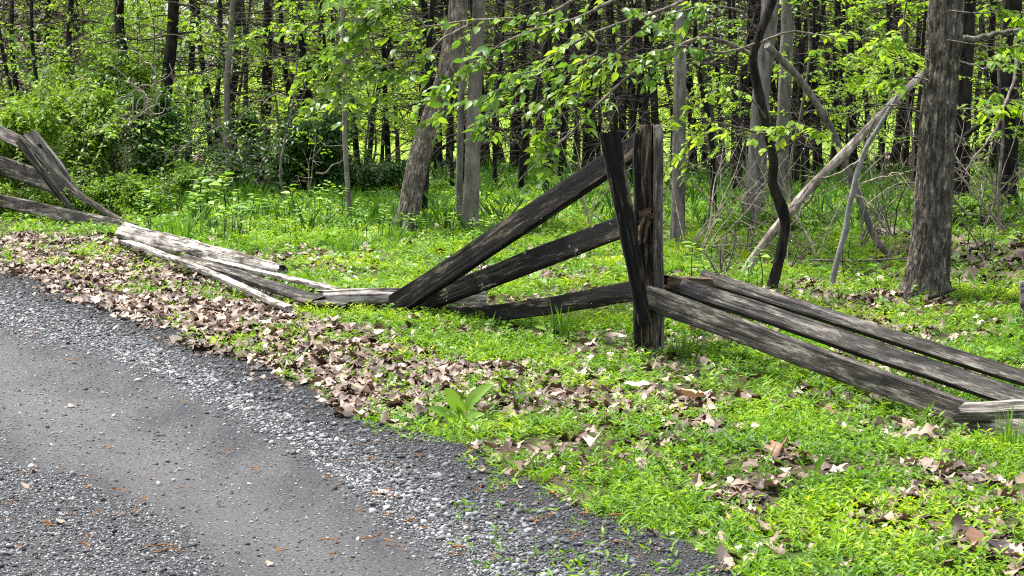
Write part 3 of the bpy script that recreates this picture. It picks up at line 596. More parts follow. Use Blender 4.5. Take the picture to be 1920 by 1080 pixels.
# ------------------------------------------------------------------ background wood: a dozen kinds of trunk, each tree a thing with its own turn and size
def bg_tree(i):
    t = thing('woodland_tree', '', 'tree'); rad = [.055, .075, .10, .13, .16, .045, .09, .19, .04, .06][i]
    Ht = U(8.5, 11); x = np.cumsum(rng.normal(0, .11, 10)); y = np.cumsum(rng.normal(0, .11, 10)); x -= x[0]; y -= y[0]
    q = spline(np.stack([x * np.linspace(.3, 1, 10), y, np.linspace(-.15, Ht, 10)], -1), 60); z = q[:, 2]
    r = rad * (1 - .75 * np.clip(z / Ht, 0, 1)) * (1 + .35 * np.exp(-np.maximum(z, 0) / .18))
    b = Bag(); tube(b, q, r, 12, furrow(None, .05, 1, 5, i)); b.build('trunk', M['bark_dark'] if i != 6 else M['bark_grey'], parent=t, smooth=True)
    b = Bag()
    for k in range([40, 50, 56, 44, 36, 34, 60, 34, 24, 46][i]):
        zz = U(.4, 3.6); j = int(np.searchsorted(z, zz)); a = U(0, 2 * PI)
        twigs(b, q[j], (math.cos(a), math.sin(a), U(-.25, .35)), U(.4, 1.7), U(.006, .013), 2 if k % 3 == 0 else 1, .35, .3, 4, 4)
    b.build('dead_branches', M['twig_dark'], parent=t)
    crown((x[-1] * .8, y[-1] * .8, Ht * .72), (2.0, 2.0, Ht * .24), 2600, .36, t)
    return t
NV = 10; protos = [bg_tree(i) for i in range(NV)]
RAD = [.055, .075, .10, .13, .16, .045, .09, .19, .04, .06]
spots = []                                                # (px at eye level, depth, wanted width px)
for px, d, wpx in [(45, 27, 12), (95, 29, 13), (82, 24, 9), (118, 26, 15), (150, 30, 16), (52, 22, 8), (265, 26, 26), (302, 25, 30), (355, 27, 16), (398, 29, 12), (445, 30, 20), (495, 27, 26), (535, 31, 10), (575, 28, 24), (598, 26, 18), (615, 32, 10),
                   (672, 27, 14), (692, 29, 12), (712, 32, 8), (728, 28, 13), (748, 31, 10), (776, 29, 16), (790, 33, 12), (826, 27, 18), (843, 31, 12), (915, 29, 16), (940, 31, 18), (962, 27, 24), (985, 31, 12), (1012, 33, 10), (1035, 27, 18), (1058, 30, 12), (1078, 32, 12), (1103, 26, 24), (1128, 30, 12), (1143, 33, 10), (1166, 29, 18), (1185, 26, 14), (1258, 32, 12), (1302, 28, 20), (1326, 30, 16), (1349, 26, 28), (1378, 29, 22), (1396, 32, 10), (1492, 30, 14), (1512, 28, 12), (1537, 27, 22), (1566, 31, 12), (1598, 27, 26), (1622, 31, 12), (1648, 28, 16), (1672, 30, 20), (1694, 29, 14), (1712, 26, 20), (1838, 28, 16), (1862, 27, 18), (1910, 30, 14), (790, 20.5, 16), (1340, 21, 14), (1210, 30, 14), (1235, 27, 16)]:
    spots.append((px + U(-3, 3), d + U(-.8, .8), wpx))
for k in range(112):
    a_ = U(380, 1900) if k % 3 else U(850, 1720)
    if not (625 < a_ < 765 or 1270 < a_ < 1330 or 1590 < a_ < 1690): spots.append((a_, U(23, 37), U(5, 15)))
for k in range(34): spots.append(((U(-900, -30) if k % 2 else U(1950, 2900)), U(25 if k % 2 else 18, 33), U(12, 26)))  # unseen trees beyond both sides of the view, put in for shade
LM = [(-1e9, 'left picture edge'), (430, 'kinked grey tree'), (652, 'thin pale pole'), (815, 'leaning rough tree'), (890, 'smooth grey tree'), (1215, 'standing fence post'), (1440, 'crooked dark tree'), (1755, 'big furrowed trunk'), (1e9, 'right picture edge')]
ORD = 'first second third fourth fifth sixth seventh eighth ninth tenth eleventh twelfth thirteenth fourteenth fifteenth sixteenth seventeenth eighteenth nineteenth twentieth'.split()
used = set(); cnt = {}
def place_lbl(px, kind):
    for (a, na), (b_, nb) in zip(LM, LM[1:]):
        if a <= px < b_: break
    k = (na, nb, kind); cnt[k] = cnt.get(k, 0) + 1; n = cnt[k]
    return f'{ORD[min(n, 20) - 1]} {kind} from left, between {na} and {nb}'
for px, d, wpx in sorted(spots):
    x = (px - 960) / F * d; want = .82 * wpx * d / F / 2
    i = int(np.argmin([abs(math.log(want / r) + U(-.12, .12)) for r in RAD]))
    o = dup(protos[i]) if i in used else protos[i]; used.add(i)
    s = want / RAD[i]; s = min(max(s, .65), 1.35)
    o.location = (x, d, float(H(x, d)) - .03); o.rotation_euler = (U(-.06, .06), U(-.08, .08), U(0, 2 * PI)); o.scale = (s, s, U(.9, 1.1))
    o['group'] = 'trees of the background wood'
    if px < 330:
        for ch in list(o.children):
            if ch.name.startswith('crown'): bpy.data.objects.remove(ch)
    if -20 < px < 1940: o['label'] = place_lbl(px, ('thin dark trunk' if wpx < 11 else 'middling dark trunk' if wpx < 19 else 'thick dark trunk'))
    else: o['label'] = 'unseen dark woodland tree added outside the ' + ('left' if px < 900 else 'right') + ' edge of the picture'
for i in range(NV):
    if i not in used:
        for ch in list(protos[i].children): bpy.data.objects.remove(ch)
        bpy.data.objects.remove(protos[i])

# ------------------------------------------------------------------ understory saplings (leafy, low)
def sapling(i):
    t = thing('leafy_sapling', '', 'sapling'); Ht = [2.6, 3.4, 2.2, 3.0, 1.4][i]
    b = Bag(); q = spline(np.stack([np.cumsum(rng.normal(0, .06, 7)), np.cumsum(rng.normal(0, .06, 7)), np.linspace(-.05, Ht, 7)], -1), 30)
    tube(b, q, np.linspace(.018, .004, 30), 6); b.build('stem', M['twig'], parent=t)
    b = Bag(); tp = []
    for k in range([16, 20, 16, 22, 14][i]):
        j = random.randint(9, 28); a = U(0, 2 * PI); twigs(b, q[j], (math.cos(a), math.sin(a), U(-.1, .4)), U(.4, .95), .005, 1, .3, .25, 4, 3, tp)
    b.build('branches', M['twig'], parent=t)
    b = Bag(); leaves_on(b, tp, 26, [.06, .07, .06, .05, .06][i], L2, .5, .1, (0, 1), .2); b.build('leaves', M['sapling_leaf'], parent=t)
    return t
sp = [sapling(i) for i in range(5)]; used = set()
sap = [(30, 27), (130, 28), (215, 28), (330, 26), (520, 25), (560, 21), (610, 25), (690, 24), (1290, 22), (1380, 20), (1500, 20), (1850, 18), (1890, 20), (1640, 22), (1700, 24), (1580, 25)] + [(U(20, 1900), U(25, 34)) for k in range(20)] + [(U(-20, 330), U(25, 32)) for k in range(14)]
for k, (px, d) in enumerate(sorted(sap)):
    i = k % 5; o = dup(sp[i]) if i in used else sp[i]; used.add(i); x = (px - 960) / F * d
    s = U(.75, 1.15); o.location = (x, d, float(H(x, d)) - .02); o.rotation_euler = (0, 0, U(0, 6.28)); o.scale = (s, s, s)
    o['group'] = 'leafy saplings in the wood'; o['label'] = place_lbl(px, 'small leafy sapling')

# ------------------------------------------------------------------ shrubs on the left bank
def shrub(name, label, px, py, wpx, hpx, lm, nleaf, size, rr=(0, 1), stems=10, vine=0, blobs=13, tm=L2):
    g = G(px, py); d = g[1]; x = g[0]; z = float(H(x, d)); base = np.array([x, d, z]); wd = wpx * d / F / 2; hh = hpx * d / F
    t = thing(name, label, 'shrub', base)
    b = Bag()
    for k in range(blobs):
        f_ = U(0, 1); c = np.array([U(-.8, .8) * wd, U(-.5, .5) * wd, hh * (.08 + .62 * f_)]); rd = np.array([wd, wd, hh * .75]) * U(.2, .5) * (1.15 - .5 * f_)
        blob_leaves(b, c, rd, nleaf // blobs, size, tm, rr, .2, int(U(0, 999)))
    fb = b; tp = []; b = Bag()
    for k in range(stems + 8):
        a = U(0, 6.28); twigs(b, (U(-.7, .7) * wd, U(-.4, .4) * wd, -.03), (math.cos(a) * .6, math.sin(a) * .6, 1), hh * U(.6, 1.3), .008, 2, .3, .35, 4, 4, tp)
    leaves_on(fb, tp, 26, size * 1.15, tm, .5, .3, (rr[0], rr[1]), .2); fb.build('foliage', lm, parent=t)
    if stems: b.build('stems', M['twig'], parent=t)
    if vine:
        b = Bag()
        for k in range(vine):
            p = np.array([U(-.7, .7) * wd, -wd * U(.3, .8), hh * U(.15, .9)]); pts = [p]; a = U(0, 6.28)
            for j in range(9):
                a += U(-.9, 1.3); p = p + np.array([math.cos(a), U(-.25, .25), math.sin(a)]) * U(.06, .14); p[2] = max(p[2], .02); pts.append(p)
            tube(b, spline(pts, 36), np.linspace(.009, .003, 36) * U(.6, 1.3), 5)
        b.build('vines', M['twig_pale'], parent=t)
    return t
SL, SD = M['shrub_light'], M['shrub_dark']
shrub('shrub', 'fresh light green shrub at the left edge behind the upper rail', 15, 398, 240, 275, SL, 15000, .05, (.3, 1))
shrub('shrub', 'tall light green shrub left of the vine tangled thicket', 120, 388, 220, 290, SL, 15000, .05, (.2, 1))
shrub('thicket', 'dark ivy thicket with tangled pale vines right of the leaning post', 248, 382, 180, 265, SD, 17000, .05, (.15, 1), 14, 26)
shrub('shrub', 'bright leafy shrub top above the vine tangled thicket', 195, 350, 230, 290, SL, 13000, .06, (.2, 1))
shrub('shrub', 'low green shrub between leaning post and vine thicket', 205, 412, 190, 100, SL, 9000, .045, (.1, .9), 6)
shrub('shrub', 'low shrub in front of the leafy bank, beside the kinked tree', 325, 392, 150, 110, SL, 9000, .045, (.1, .8), 6)
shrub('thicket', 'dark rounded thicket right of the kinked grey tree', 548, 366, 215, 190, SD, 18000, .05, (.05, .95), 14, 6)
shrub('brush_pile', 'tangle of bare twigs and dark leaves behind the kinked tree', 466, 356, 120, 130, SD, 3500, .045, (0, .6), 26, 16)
shrub('shrub', 'green shrub left of the thin pale pole at the thicket edge', 610, 362, 110, 140, SL, 5500, .05, (0, .7), 8)
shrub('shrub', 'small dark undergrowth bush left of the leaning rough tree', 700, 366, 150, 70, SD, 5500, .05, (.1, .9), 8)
shrub('shrub', 'leafy undergrowth bush under the left edge rails', 20, 408, 170, 80, SL, 6000, .04, (.2, .9), 5)
shrub('shrub', 'bramble bush low behind the crooked tree', 1500, 440, 140, 60, SL, 2500, .05, (.1, .8), 10)
shrub('shrub', 'leafy bush low behind the big trunk on the right', 1830, 430, 170, 80, SL, 3200, .06, (.1, .8), 12)
# bare brush near the post
def bare(name, label, px, py, hpx, n, mat, lean=0, spread=.7, r=.007):
    g = G(px, py); t = thing(name, label, 'dead shrub', g); hh = hpx * g[1] / F
    for k in range(n):
        b = Bag(); a = U(0, 6.28); twigs(b, (0, 0, -.02), (math.cos(a) * spread + lean, math.sin(a) * spread, 1), hh * U(.6, 1.1), r, 2, .15, .3, 4, 5); b.build('stem', mat, parent=t)
    return t
bare('dead_shrub', 'dead branching shrub right of the standing post above the rails', 1352, 522, 110, 4, M['twig'], -.1, .5, .011)
bare('dead_shrub', 'tall bare pale twigs arching up behind the standing post', 1290, 470, 260, 4, M['twig_pale'], .2, .45)
bare('dead_shrub', 'two pale bare stems before the dark rounded thicket', 576, 378, 170, 2, M['twig_pale'], 0, .3)
bare('dead_shrub', 'bare twiggy brush between the pole and the big trunk', 1640, 500, 150, 4, M['twig'], .2, .7)
bare('dead_shrub', 'pale thin dead stems behind the slanting black rails', 1105, 430, 230, 3, M['twig_pale'], 0, .25)
bare('dead_shrub', 'bare twigs right of the big furrowed trunk', 1850, 480, 210, 4, M['twig'], 0, .7)
bare('dead_shrub', 'bare twiggy brush at the foot of the pale leaning trunk', 1480, 505, 160, 4, M['twig'], .1, .8)

for lb, px, py, hp, mt, ln in (('tall bare arching twigs just right of the grey trunk by the post', 1310, 480, 330, 'twig_pale', .3), ('bare branching brush left of the crooked tree', 1400, 475, 330, 'twig', -.3), ('bare grey twigs between crooked tree and blue grey pole', 1530, 480, 340, 'twig_pale', -.2),
    ('bare dark twigs behind the blue grey pole', 1610, 470, 330, 'twig', .2), ('tangle of dead twigs left of the big trunk', 1680, 455, 330, 'twig', -.4), ('dead twig tangle between big trunk and right edge trunk', 1840, 440, 330, 'twig', .1), ('bare brush by the right edge trunk', 1900, 450, 300, 'twig_pale', -.3), ('bare thin twigs behind the head of the standing post', 1180, 430, 260, 'twig_pale', .1)):
    bare('dead_shrub', lb, px, py, hp, 4, M[mt], ln, .6, .009)

# ------------------------------------------------------------------ far side of the meadow
b = Bag()
for k in range(260):
    x = U(-42, 42); y = U(82, 112); rd = np.array([U(2, 4), U(2, 4), U(2.2, 5)]); blob_leaves(b, (x, y, U(.5, 9)), rd, 420, .42, L2, (0, 1), .6, k)
tag(b.build('far_wood', M['far_leaf']), 'sunlit green wood on the far side of the bright meadow', 'wood', kind='stuff')
b = Bag()
for k in range(70):
    x = U(-10, 18); y = U(36, 76); blob_leaves(b, (x, y, U(.2, .5)), (U(.8, 1.8), U(.6, 1.2), U(.4, .9)), 500, .13, L2, (.3, 1), .5, k)
tag(b.build('meadow_scrub', M['far_leaf']), 'low pale green scrub dotting the bright meadow behind the wood', 'scrub', kind='stuff')

# ------------------------------------------------------------------ ground growth
def sprig(n, h, ll, tm, up=.6):
    V, Fc = [], []; m = 0
    for k in range(n):
        z = h * (k + .5) / n; yaw = k * 2.4 + U(-.4, .4)
        Mx = rotm(np.array([yaw]), np.array([U(.1, .9) * up]), np.array([U(-.4, .4)]))[0]
        v = tm[0] * ll * U(.6, 1.2) @ np.eye(3); v = v @ Mx.T + np.array([U(-.006, .006), U(-.006, .006), z]); V.append(v); Fc.append(tm[1] + m); m += len(v)
    return np.concatenate(V), np.concatenate(Fc)
def pts_in(y0, y1, dens, kx=.32):
    kr = kx + .14; n = int(dens * .5 * (kx + kr) * (y1 ** 2 - y0 ** 2)); y = np.sqrt(U(y0 ** 2, y1 ** 2, n)); x = U(-kx, kr, n) * y; return x, y
def plant(bag, x, y, temps, size, r, tilt=.25):
    K = len(x); z = H(x, y) - .004; v = rng.integers(0, len(temps), K)
    for k, (tv, tf) in enumerate(temps):
        s = v == k; n = int(s.sum())
        if n:
            rr = np.clip(r[s][:, None] + rng.normal(0, .16, (n, len(tf) // 2 if len(tf) % 2 == 0 else len(tf))), 0, 1)
            if len(tf) % 2 == 0: rr = np.repeat(rr, 2, 1)
            scatter(bag, tv, tf, np.stack([x[s], y[s], z[s]], -1), rotm(U(0, 6.28, n), rng.normal(0, tilt, n), rng.normal(0, tilt, n)), size[s], rr)
T_small = [sprig(int(U(7, 11)), U(.03, .07), .034, L2n, .8) for k in range(8)]
T_mid = [sprig(int(U(6, 10)), U(.05, .11), .06, leaf2(.24, .08, .2), .5) for k in range(6)]
T_broad = [sprig(int(U(4, 7)), U(.06, .13), .095, leaf2(.34, .08, .25), .35) for k in range(6)]
T_blade = [(lambda n: (np.concatenate([np.array([[-.0022, 0, 0], [.0022, 0, 0], [.0016 + a, b2, .10], [a * 2.2, b2 * 2.4, .17]]) for a, b2 in n]), np.concatenate([np.array([[0, 1, 2], [0, 2, 3]]) + 4 * i for i in range(len(n))])))([(U(-.05, .05), U(-.05, .05)) for _ in range(7)]) for k in range(5)]
bag = Bag()
def cover_density(x, y):
    px, py, road, packed, low, lit = fields(x, y)
    patch = fbm(x * 2.3, y * 2.3, 5, 61); 
    o_ = np.interp(px, OUT[:, 0], OUT[:, 1]); kk_ = sstep(600, 950, px); w2 = fbm(x * 1.6, y * 1.6, 3, 5) * 45
    edge = 1 - sstep(-10 - 110 * kk_, 12 + 75 * kk_, py + w2 - o_)
    lineq = np.interp(px, [225, 545, 600, 760, 905, 906], [452, 560, 566, 578, 574, 2000]); clear = 1 - .85 * np.exp(-((py - lineq - 4) / 16) ** 4) * (px > 225)
    d = clear * edge * (1 - lit * np.clip(.86 + 1.1 * fbm(x * 3.6, y * 3.6, 0, 15), .25, .97)) * np.clip(.52 + 1.5 * patch + .9 * fbm(x * 9, y * 9, 1, 33), .03, 1)
    fringe = .35 * sstep(.2, .5, road) * (1 - sstep(.6, 1, packed + road * .4)) * (px > 850) * np.clip(.5 + patch, 0, 1)
    return np.maximum(d, fringe * .5), patch, px, py, lit
for y0, y1, dn, ms in ((4.6, 8.2, 1750, .9), (8.2, 12, 1500, .92), (12, 17, 900, 1.0), (17, 24, 420, 1.3)):
    x, y = pts_in(y0, y1, dn); d, patch, px, py, lit = cover_density(x, y); k = U(0, 1, len(x)) < d; x, y, patch, px = x[k], y[k], patch[k], px[k]
    plant(bag, x, y, T_small, ms * U(.6, 1.35, len(x)), np.clip(.42 + .3 * fbm(x * .9, y * .9, 0, 8) + .25 * patch + .25 * fbm(x * 7, y * 7, 0, 44) - .06 * (y < 10) + .12 * (y > 12), 0, 1))  # leaf tone raised behind the fence: sunlit look put into the colour
tag(bag.build('ground_cover', M['cover']), 'bright yellow green low ground cover growing on the verge around the fence', 'ground cover', kind='stuff')
bag = Bag()
for y0, y1, dn, ms, tm in ((9, 14, 22, .9, T_mid), (13, 18, 34, .75, T_mid), (13, 20, 16, .9, T_broad), (17, 24, 50, .95, T_mid), (20, 28, 36, 1.2, T_mid)):
    x, y = pts_in(y0, y1, dn); px, py, road, packed, low, lit = fields(x, y); k = (U(0, 1, len(x)) < np.clip(.5 + .9 * fbm(x * 1.1, y * 1.1, 2, 71), 0, 1)) & (road < .2) & (lit < .5); x, y = x[k], y[k]
    plant(bag, x, y, tm, ms * U(.6, 1.35, len(x)), np.clip(.5 + .5 * fbm(x, y, 0, 9), 0, 1))
tag(bag.build('woodland_herbs', M['broad']), 'green leafy herbs carpeting the wood edge behind the fence', 'undergrowth', kind='stuff')
bag = Bag()
x, y = pts_in(18, 28.5, 150); px, py, road, packed, low, lit = fields(x, y); k = (x / y > -.19) & (road < .1) & (U(0, 1, len(x)) < np.clip(.55 + .8 * fbm(x * .7, y * .7, 2, 91), .1, 1)); x, y = x[k], y[k]
plant(bag, x, y, T_small + T_small + T_blade[:2], 1.5 * U(.6, 1.2, len(x)), np.clip(.45 + .5 * fbm(x, y, 0, 19), 0, 1))
tag(bag.build('forest_floor_grass', M['cover_dark']), 'dark green low grass on the shaded floor of the wood', 'grass', kind='stuff')
bag = Bag()
x, y = pts_in(6, 18, 26); px, py, road, packed, low, lit = fields(x, y); k = (road < .15) & (lit < .6) & (U(0, 1, len(x)) < np.clip(.35 + 1.2 * fbm(x * 1.3, y * 1.3, 2, 95), 0, 1)); x, y = x[k], y[k]
plant(bag, x, y, T_blade, .5 * U(.6, 1.4, len(x)), U(.2, 1, len(x)))
tag(bag.build('loose_grass', M['grass']), 'thin loose grass blades mixed into the verge', 'grass', kind='stuff')
# grass tufts, each a thing
def tuft(label, px, py, hpx, n=60, spread=.16):
    g = G(px, py); g[2] = float(H(g[0], g[1])); hh = hpx * g[1] / F; b = Bag()
    for k in range(n):
        a = U(0, 6.28); r = U(0, spread * .5); p = np.array([math.cos(a) * r, math.sin(a) * r, 0]); l = hh * U(.5, 1.15); a2 = a + U(-.6, .6); o = U(.1, .55) * l; wd = .0045 * g[1] / 12
        q = [p, p + [math.cos(a2) * o * .3, math.sin(a2) * o * .3, l * .6], p + [math.cos(a2) * o, math.sin(a2) * o, l]]; s = np.array([math.sin(a2 + .5), -math.cos(a2 + .5), 0]) * wd
        V = np.array([q[0] - s, q[0] + s, q[1] + s * .8, q[1] - s * .8, q[2]]); b.add(V, [[0, 1, 2, 3]], U(0, 1)); b.add(V, [[3, 2, 4]], U(0, 1))
    tag(b.build('grass_tuft', M['grass']), label, 'grass tuft', 'grass tufts').location = g
tuft('tall grass tuft just above the pale log', 345, 452, 62, 80, .35); tuft('grass tuft between the thin pale pole and the litter patch', 652, 478, 42, 60, .3)
tuft('grass tuft under the lowest dark rail left of the standing post', 1052, 636, 70, 45, .14); tuft('grass tuft at the right edge beside the fallen post', 1893, 850, 90, 40, .15)
tuft('grass tuft at the foot of the standing post on its right', 1283, 668, 60, 50, .2); tuft('short grass tuft at the base of the leaning rough tree', 745, 452, 36, 40, .2); tuft('small grass tuft near the right end of the pale log', 475, 505, 34, 30, .15)
# tall woodland seedlings with leaf whorls
sd_ = []
for i in range(4):
    t = thing('woodland_seedling', '', 'seedling'); h = U(.30, .45); b = Bag(); tube(b, spline([(0, 0, -.02), (U(-.02, .02), U(-.02, .02), h * .5), (U(-.03, .03), 0, h)], 10), np.linspace(.005, .003, 10), 5); b.build('stem', M['bark_dark'], parent=t)
    v, f = sprig(9, h * .38, .10, leaf6(.26, .06, .12), .5); b = Bag(); b.add(v + [0, 0, h * .66], f, np.repeat(U(.2, 1, 9), 6)); b.build('leaves', M['broad'], parent=t); sd_.append(t)
used = set(); ps = [(381, 424, 1.5), (423, 440, 1.3), (448, 442, 1.1)] + [(U(235, 690), U(402, 462), U(.6, 1.05)) for k in range(58)] + [(U(690, 1000), U(410, 470), U(.5, .9)) for k in range(22)] + [(U(1280, 1900), U(470, 560), U(.5, .9)) for k in range(20)]
for k, (px, py, s) in enumerate(ps):
    i = k % 4; o = dup(sd_[i]) if i in used else sd_[i]; used.add(i); g = G(px, py); o.location = (g[0], g[1], float(H(g[0], g[1]))); o.rotation_euler = (U(-.1, .1), U(-.1, .1), U(0, 6.28)); o.scale = (s, s, s)
    sd = 'left' if px < 690 else 'middle' if px < 1100 else 'right'
    o['group'] = f'leafy seedlings, {sd} side'; o['label'] = {'left': 'green leafy seedling on dark stalk in the stand behind the pale log', 'middle': 'small leafy seedling by the feet of the rough and smooth trees', 'right': 'small leafy seedling behind the three rails falling right'}[sd]
tall = 'tallest seedling of the stand behind the pale log'
# dock plant on the gravel edge
g = G(862, 796); dk = thing('dock_plant', 'broad leaved green weed at the gravel edge beside the leaf pile', 'weed', g)
def dock_leaf(tip_px, tip_py, wd, dy=0., r=.5):
    tip = P(tip_px, tip_py, g[1] + dy) - g; n = 9; s = np.linspace(0, 1, n)[:, None]; ctrl = np.array([tip[0] * .25, tip[1] * .3, max(tip[2], .05) * .75]); c = (1 - s) ** 2 * 0 + 2 * s * (1 - s) * ctrl + s ** 2 * tip
    t = np.gradient(c, axis=0); side = np.cross(t, np.cross([0, -1, .55], t)); side = np.cross(t, [0, -.8, .6]); side /= np.linalg.norm(side, axis=1)[:, None]
    w_ = wd * .8 * np.array([.08, .1, .35, .75, .98, 1, .85, .5, .02])[:, None]; nrm = np.cross(side, t); nrm /= np.linalg.norm(nrm, axis=1)[:, None]
    V = np.concatenate([c - side * w_ + nrm * w_ * .25, c, c + side * w_ + nrm * w_ * .25]); i = np.arange(n - 1)
    b = Bag(); b.add(V, np.concatenate([np.stack([i, i + 1, i + 1 + n, i + n], -1), np.stack([i + n, i + n + 1, i + 1 + 2 * n, i + 2 * n], -1)]), r); b.build('leaf', M['broad'], parent=dk, smooth=True)
for a in ((833, 728, 0.038, -.02, .75), (926, 720, 0.035, 0, .8), (872, 752, 0.030, -.06, .95), (798, 764, 0.027, -.04, .7), (910, 776, 0.027, -.05, .75), (828, 788, .014, -.1, .7), (890, 800, .014, -.12, .75)): dock_leaf(*a)

# ------------------------------------------------------------------ dead leaves
def oak(seed, lobed=True):
    r_ = np.random.default_rng(seed); n = 11; s = np.linspace(0, 1, n); env = np.sin(PI * (s * .92 + .04)) ** .7 * .33
    lob = 1 + (r_.uniform(.15, .3) * np.sin(s * 15 + r_.uniform(0, 6)) if lobed else 0); hw = env * lob; hw[0] = .015; hw[-1] = .02
    a, b_, c_ = r_.uniform(-1.1, .9), r_.uniform(-.8, .8), r_.uniform(-.9, .9)
    V = []
    for sgn in (-1, 0, 1):
        xx = sgn * hw * r_.uniform(.85, 1.15, n); V.append(np.stack([xx, s - .5 + abs(sgn) * .06, a * xx ** 2 * 2.2 + b_ * (s - .5) ** 2 * .8 + c_ * xx * (s - .5) + r_.normal(0, .025, n)], -1))
    V = np.concatenate(V); V[:, 2] -= V[:, 2].min(); i = np.arange(n - 1)
    return V, np.concatenate([np.stack([i, i + n, i + n + 1, i + 1], -1), np.stack([i + n, i + 2 * n, i + 1 + 2 * n, i + n + 1], -1)])
OK = [oak(k, k % 3 > 0) for k in range(12)]
bag = Bag()
def strew(x, y, size, zoff, tilt, r):
    v = rng.integers(0, len(OK), len(x)); z = np.where(ROAD_ONLY(x, y) > .25, road_z(x, y) + .003, H(x, y)) + zoff
    for k, (tv, tf) in enumerate(OK):
        s = v == k; n = int(s.sum())
        if n: scatter(bag, tv, tf, np.stack([x[s], y[s], z[s]], -1), rotm(U(0, 6.28, n), rng.normal(0, tilt, n), rng.normal(0, tilt, n)), size[s], np.repeat(r[s], len(tf)).reshape(n, -1))
for y0, y1, dn in ((5, 10.5, 1800), (10.5, 15, 1250), (15, 22, 480)):
    x, y = pts_in(y0, y1, dn); px, py, road, packed, low, lit = fields(x, y); k = U(0, 1, len(x)) < lit * np.clip(.72 + 1.2 * fbm(x * 3.6, y * 3.6, 0, 15), .08, 1); x, y = x[k], y[k]; n = len(x)
    strew(x, y, rng.lognormal(math.log(.041), .5, n).clip(.012, .105), U(0, .018, n), .25, np.clip(rng.beta(1.1, 1.35, n) + .25 * fbm(x * 3, y * 3, 0, 25), 0, 1))
for y0, y1, dn in ((5, 12, 210), (12, 18, 90), (18, 30, 22)):
    x, y = pts_in(y0, y1, dn); px, py, road, packed, low, lit = fields(x, y); k = U(0, 1, len(x)) < (1 - sstep(.3, .9, road)) * np.clip(.35 - 1.6 * fbm(x * 2.3, y * 2.3, 5, 61), .03, 1) * (1 + .0 * px); x, y = x[k], y[k]; n = len(x)
    strew(x, y, U(.02, .095, n), U(0, .025, n), .4, np.clip(rng.beta(1.3, 1.2, n), 0, 1))
x, y = pts_in(5, 15, 150); px, py, road, packed, low, lit = fields(x, y); k = U(0, 1, len(x)) < sstep(.1, .6, road) * (1 - sstep(-40, 60, py - np.interp(px, OUT[:, 0], OUT[:, 1]))) * .8 + .012 * road; x, y = x[k], y[k]; n = len(x); strew(x, y, rng.lognormal(math.log(.028), .5, n).clip(.01, .05), U(0, .01, n), .25, U(0, .9, n))
x, y = pts_in(14, 34, 90, .34); k = ((-x / y > .16) & (y > 21)) | ((x / y > .19) & (y > 13.5)); x, y = x[k], y[k]; strew(x, y, U(.08, .16, len(x)), U(0, .02, len(x)), .4, U(0, .8, len(x)))
tag(bag.build('leaf_litter', M['dead_leaf']), 'brown dead leaves strewn in a band between gravel and greenery', 'leaf litter', kind='stuff')
def big_leaf(label, px, py, size, mat, seed, rx=0, ry=0, rz=0, lobed=True, z=.03):
    V, f = oak(seed, lobed); g = G(px, py); o = build('dead_leaf', V * size * .85, [f], mat, np.full(len(f), U(.2, .8))); o.location = (g[0], g[1], float(H(g[0], g[1])) + z); o.rotation_euler = (rx * .6, ry * .6, rz); tag(o, label, 'dead leaf', 'single large dead leaves')
big_leaf('curled tan leaf standing up in the grass below the standing post', 1300, 756, .15, M['tan_leaf'], 3, .5, .7, 1.9, False, .04)
big_leaf('dark brown lobed oak leaf lying on the bright green cover', 1462, 866, .14, M['oak_brown'], 4, .6, -.4, -.6)
big_leaf('brown oak leaf half folded under the front grey rail', 1550, 778, .12, M['oak_brown'], 7, .5, .4, .9)
big_leaf('greyish curled oak leaf beside the leaf heap near the fallen post', 1735, 838, .17, M['dead_leaf'], 10, .25, -.2, 1.3)
big_leaf('brown leaf on edge near the lower right corner', 1832, 1030, .13, M['oak_brown'], 5, .9, .2, .2)
big_leaf('large pale leaf on the litter below the standing post', 1205, 738, .20, M['pale_leaf'], 2, .1, .2, 1.4, False)
big_leaf('tan upturned leaf in the litter near the cracked fallen post', 522, 635, .16, M['oak_brown'], 8, .4, .5, 2.2)
big_leaf('brown leaf right of the dark oak leaf in the green cover', 1500, 872, .11, M['oak_brown'], 11, .3, .4, 2.4)
def chip(px, py, L, W, rz):
    V, f = oak(21, False); V = V * np.array([W / .33 * .5, L, .06]); g = G(px, py); o = build('bark_flake', V, [f], M['pale_leaf'], np.full(len(f), .8)); o.location = (g[0], g[1], .02); o.rotation_euler = (.12, .1, rz); return o
tag(chip(738, 938, .16, .09, 1.2), 'pale flat bark flake on the gravel', 'bark flake', 'pale flakes on the gravel'); tag(chip(768, 942, .11, .06, 1.9), 'smaller pinkish bark flake touching the pale flake on the gravel', 'bark flake', 'pale flakes on the gravel')

# ------------------------------------------------------------------ gravel
def stone(seed):
    r_ = np.random.default_rng(seed); ph = (1 + 5 ** .5) / 2
    v = np.array([(-1, ph, 0), (1, ph, 0), (-1, -ph, 0), (1, -ph, 0), (0, -1, ph), (0, 1, ph), (0, -1, -ph), (0, 1, -ph), (ph, 0, -1), (ph, 0, 1), (-ph, 0, -1), (-ph, 0, 1)], float) / 1.9
    f = np.array([(0, 11, 5), (0, 5, 1), (0, 1, 7), (0, 7, 10), (0, 10, 11), (1, 5, 9), (5, 11, 4), (11, 10, 2), (10, 7, 6), (7, 1, 8), (3, 9, 4), (3, 4, 2), (3, 2, 6), (3, 6, 8), (3, 8, 9), (4, 9, 5), (2, 4, 11), (6, 2, 10), (8, 6, 7), (9, 8, 1)])
    v = v * r_.uniform(.6, 1.2, (12, 1)) * np.array([1, r_.uniform(.6, .9), r_.uniform(.4, .65)]) + r_.normal(0, .07, v.shape); return v, f
ST = [stone(k) for k in range(9)]; bag = Bag()
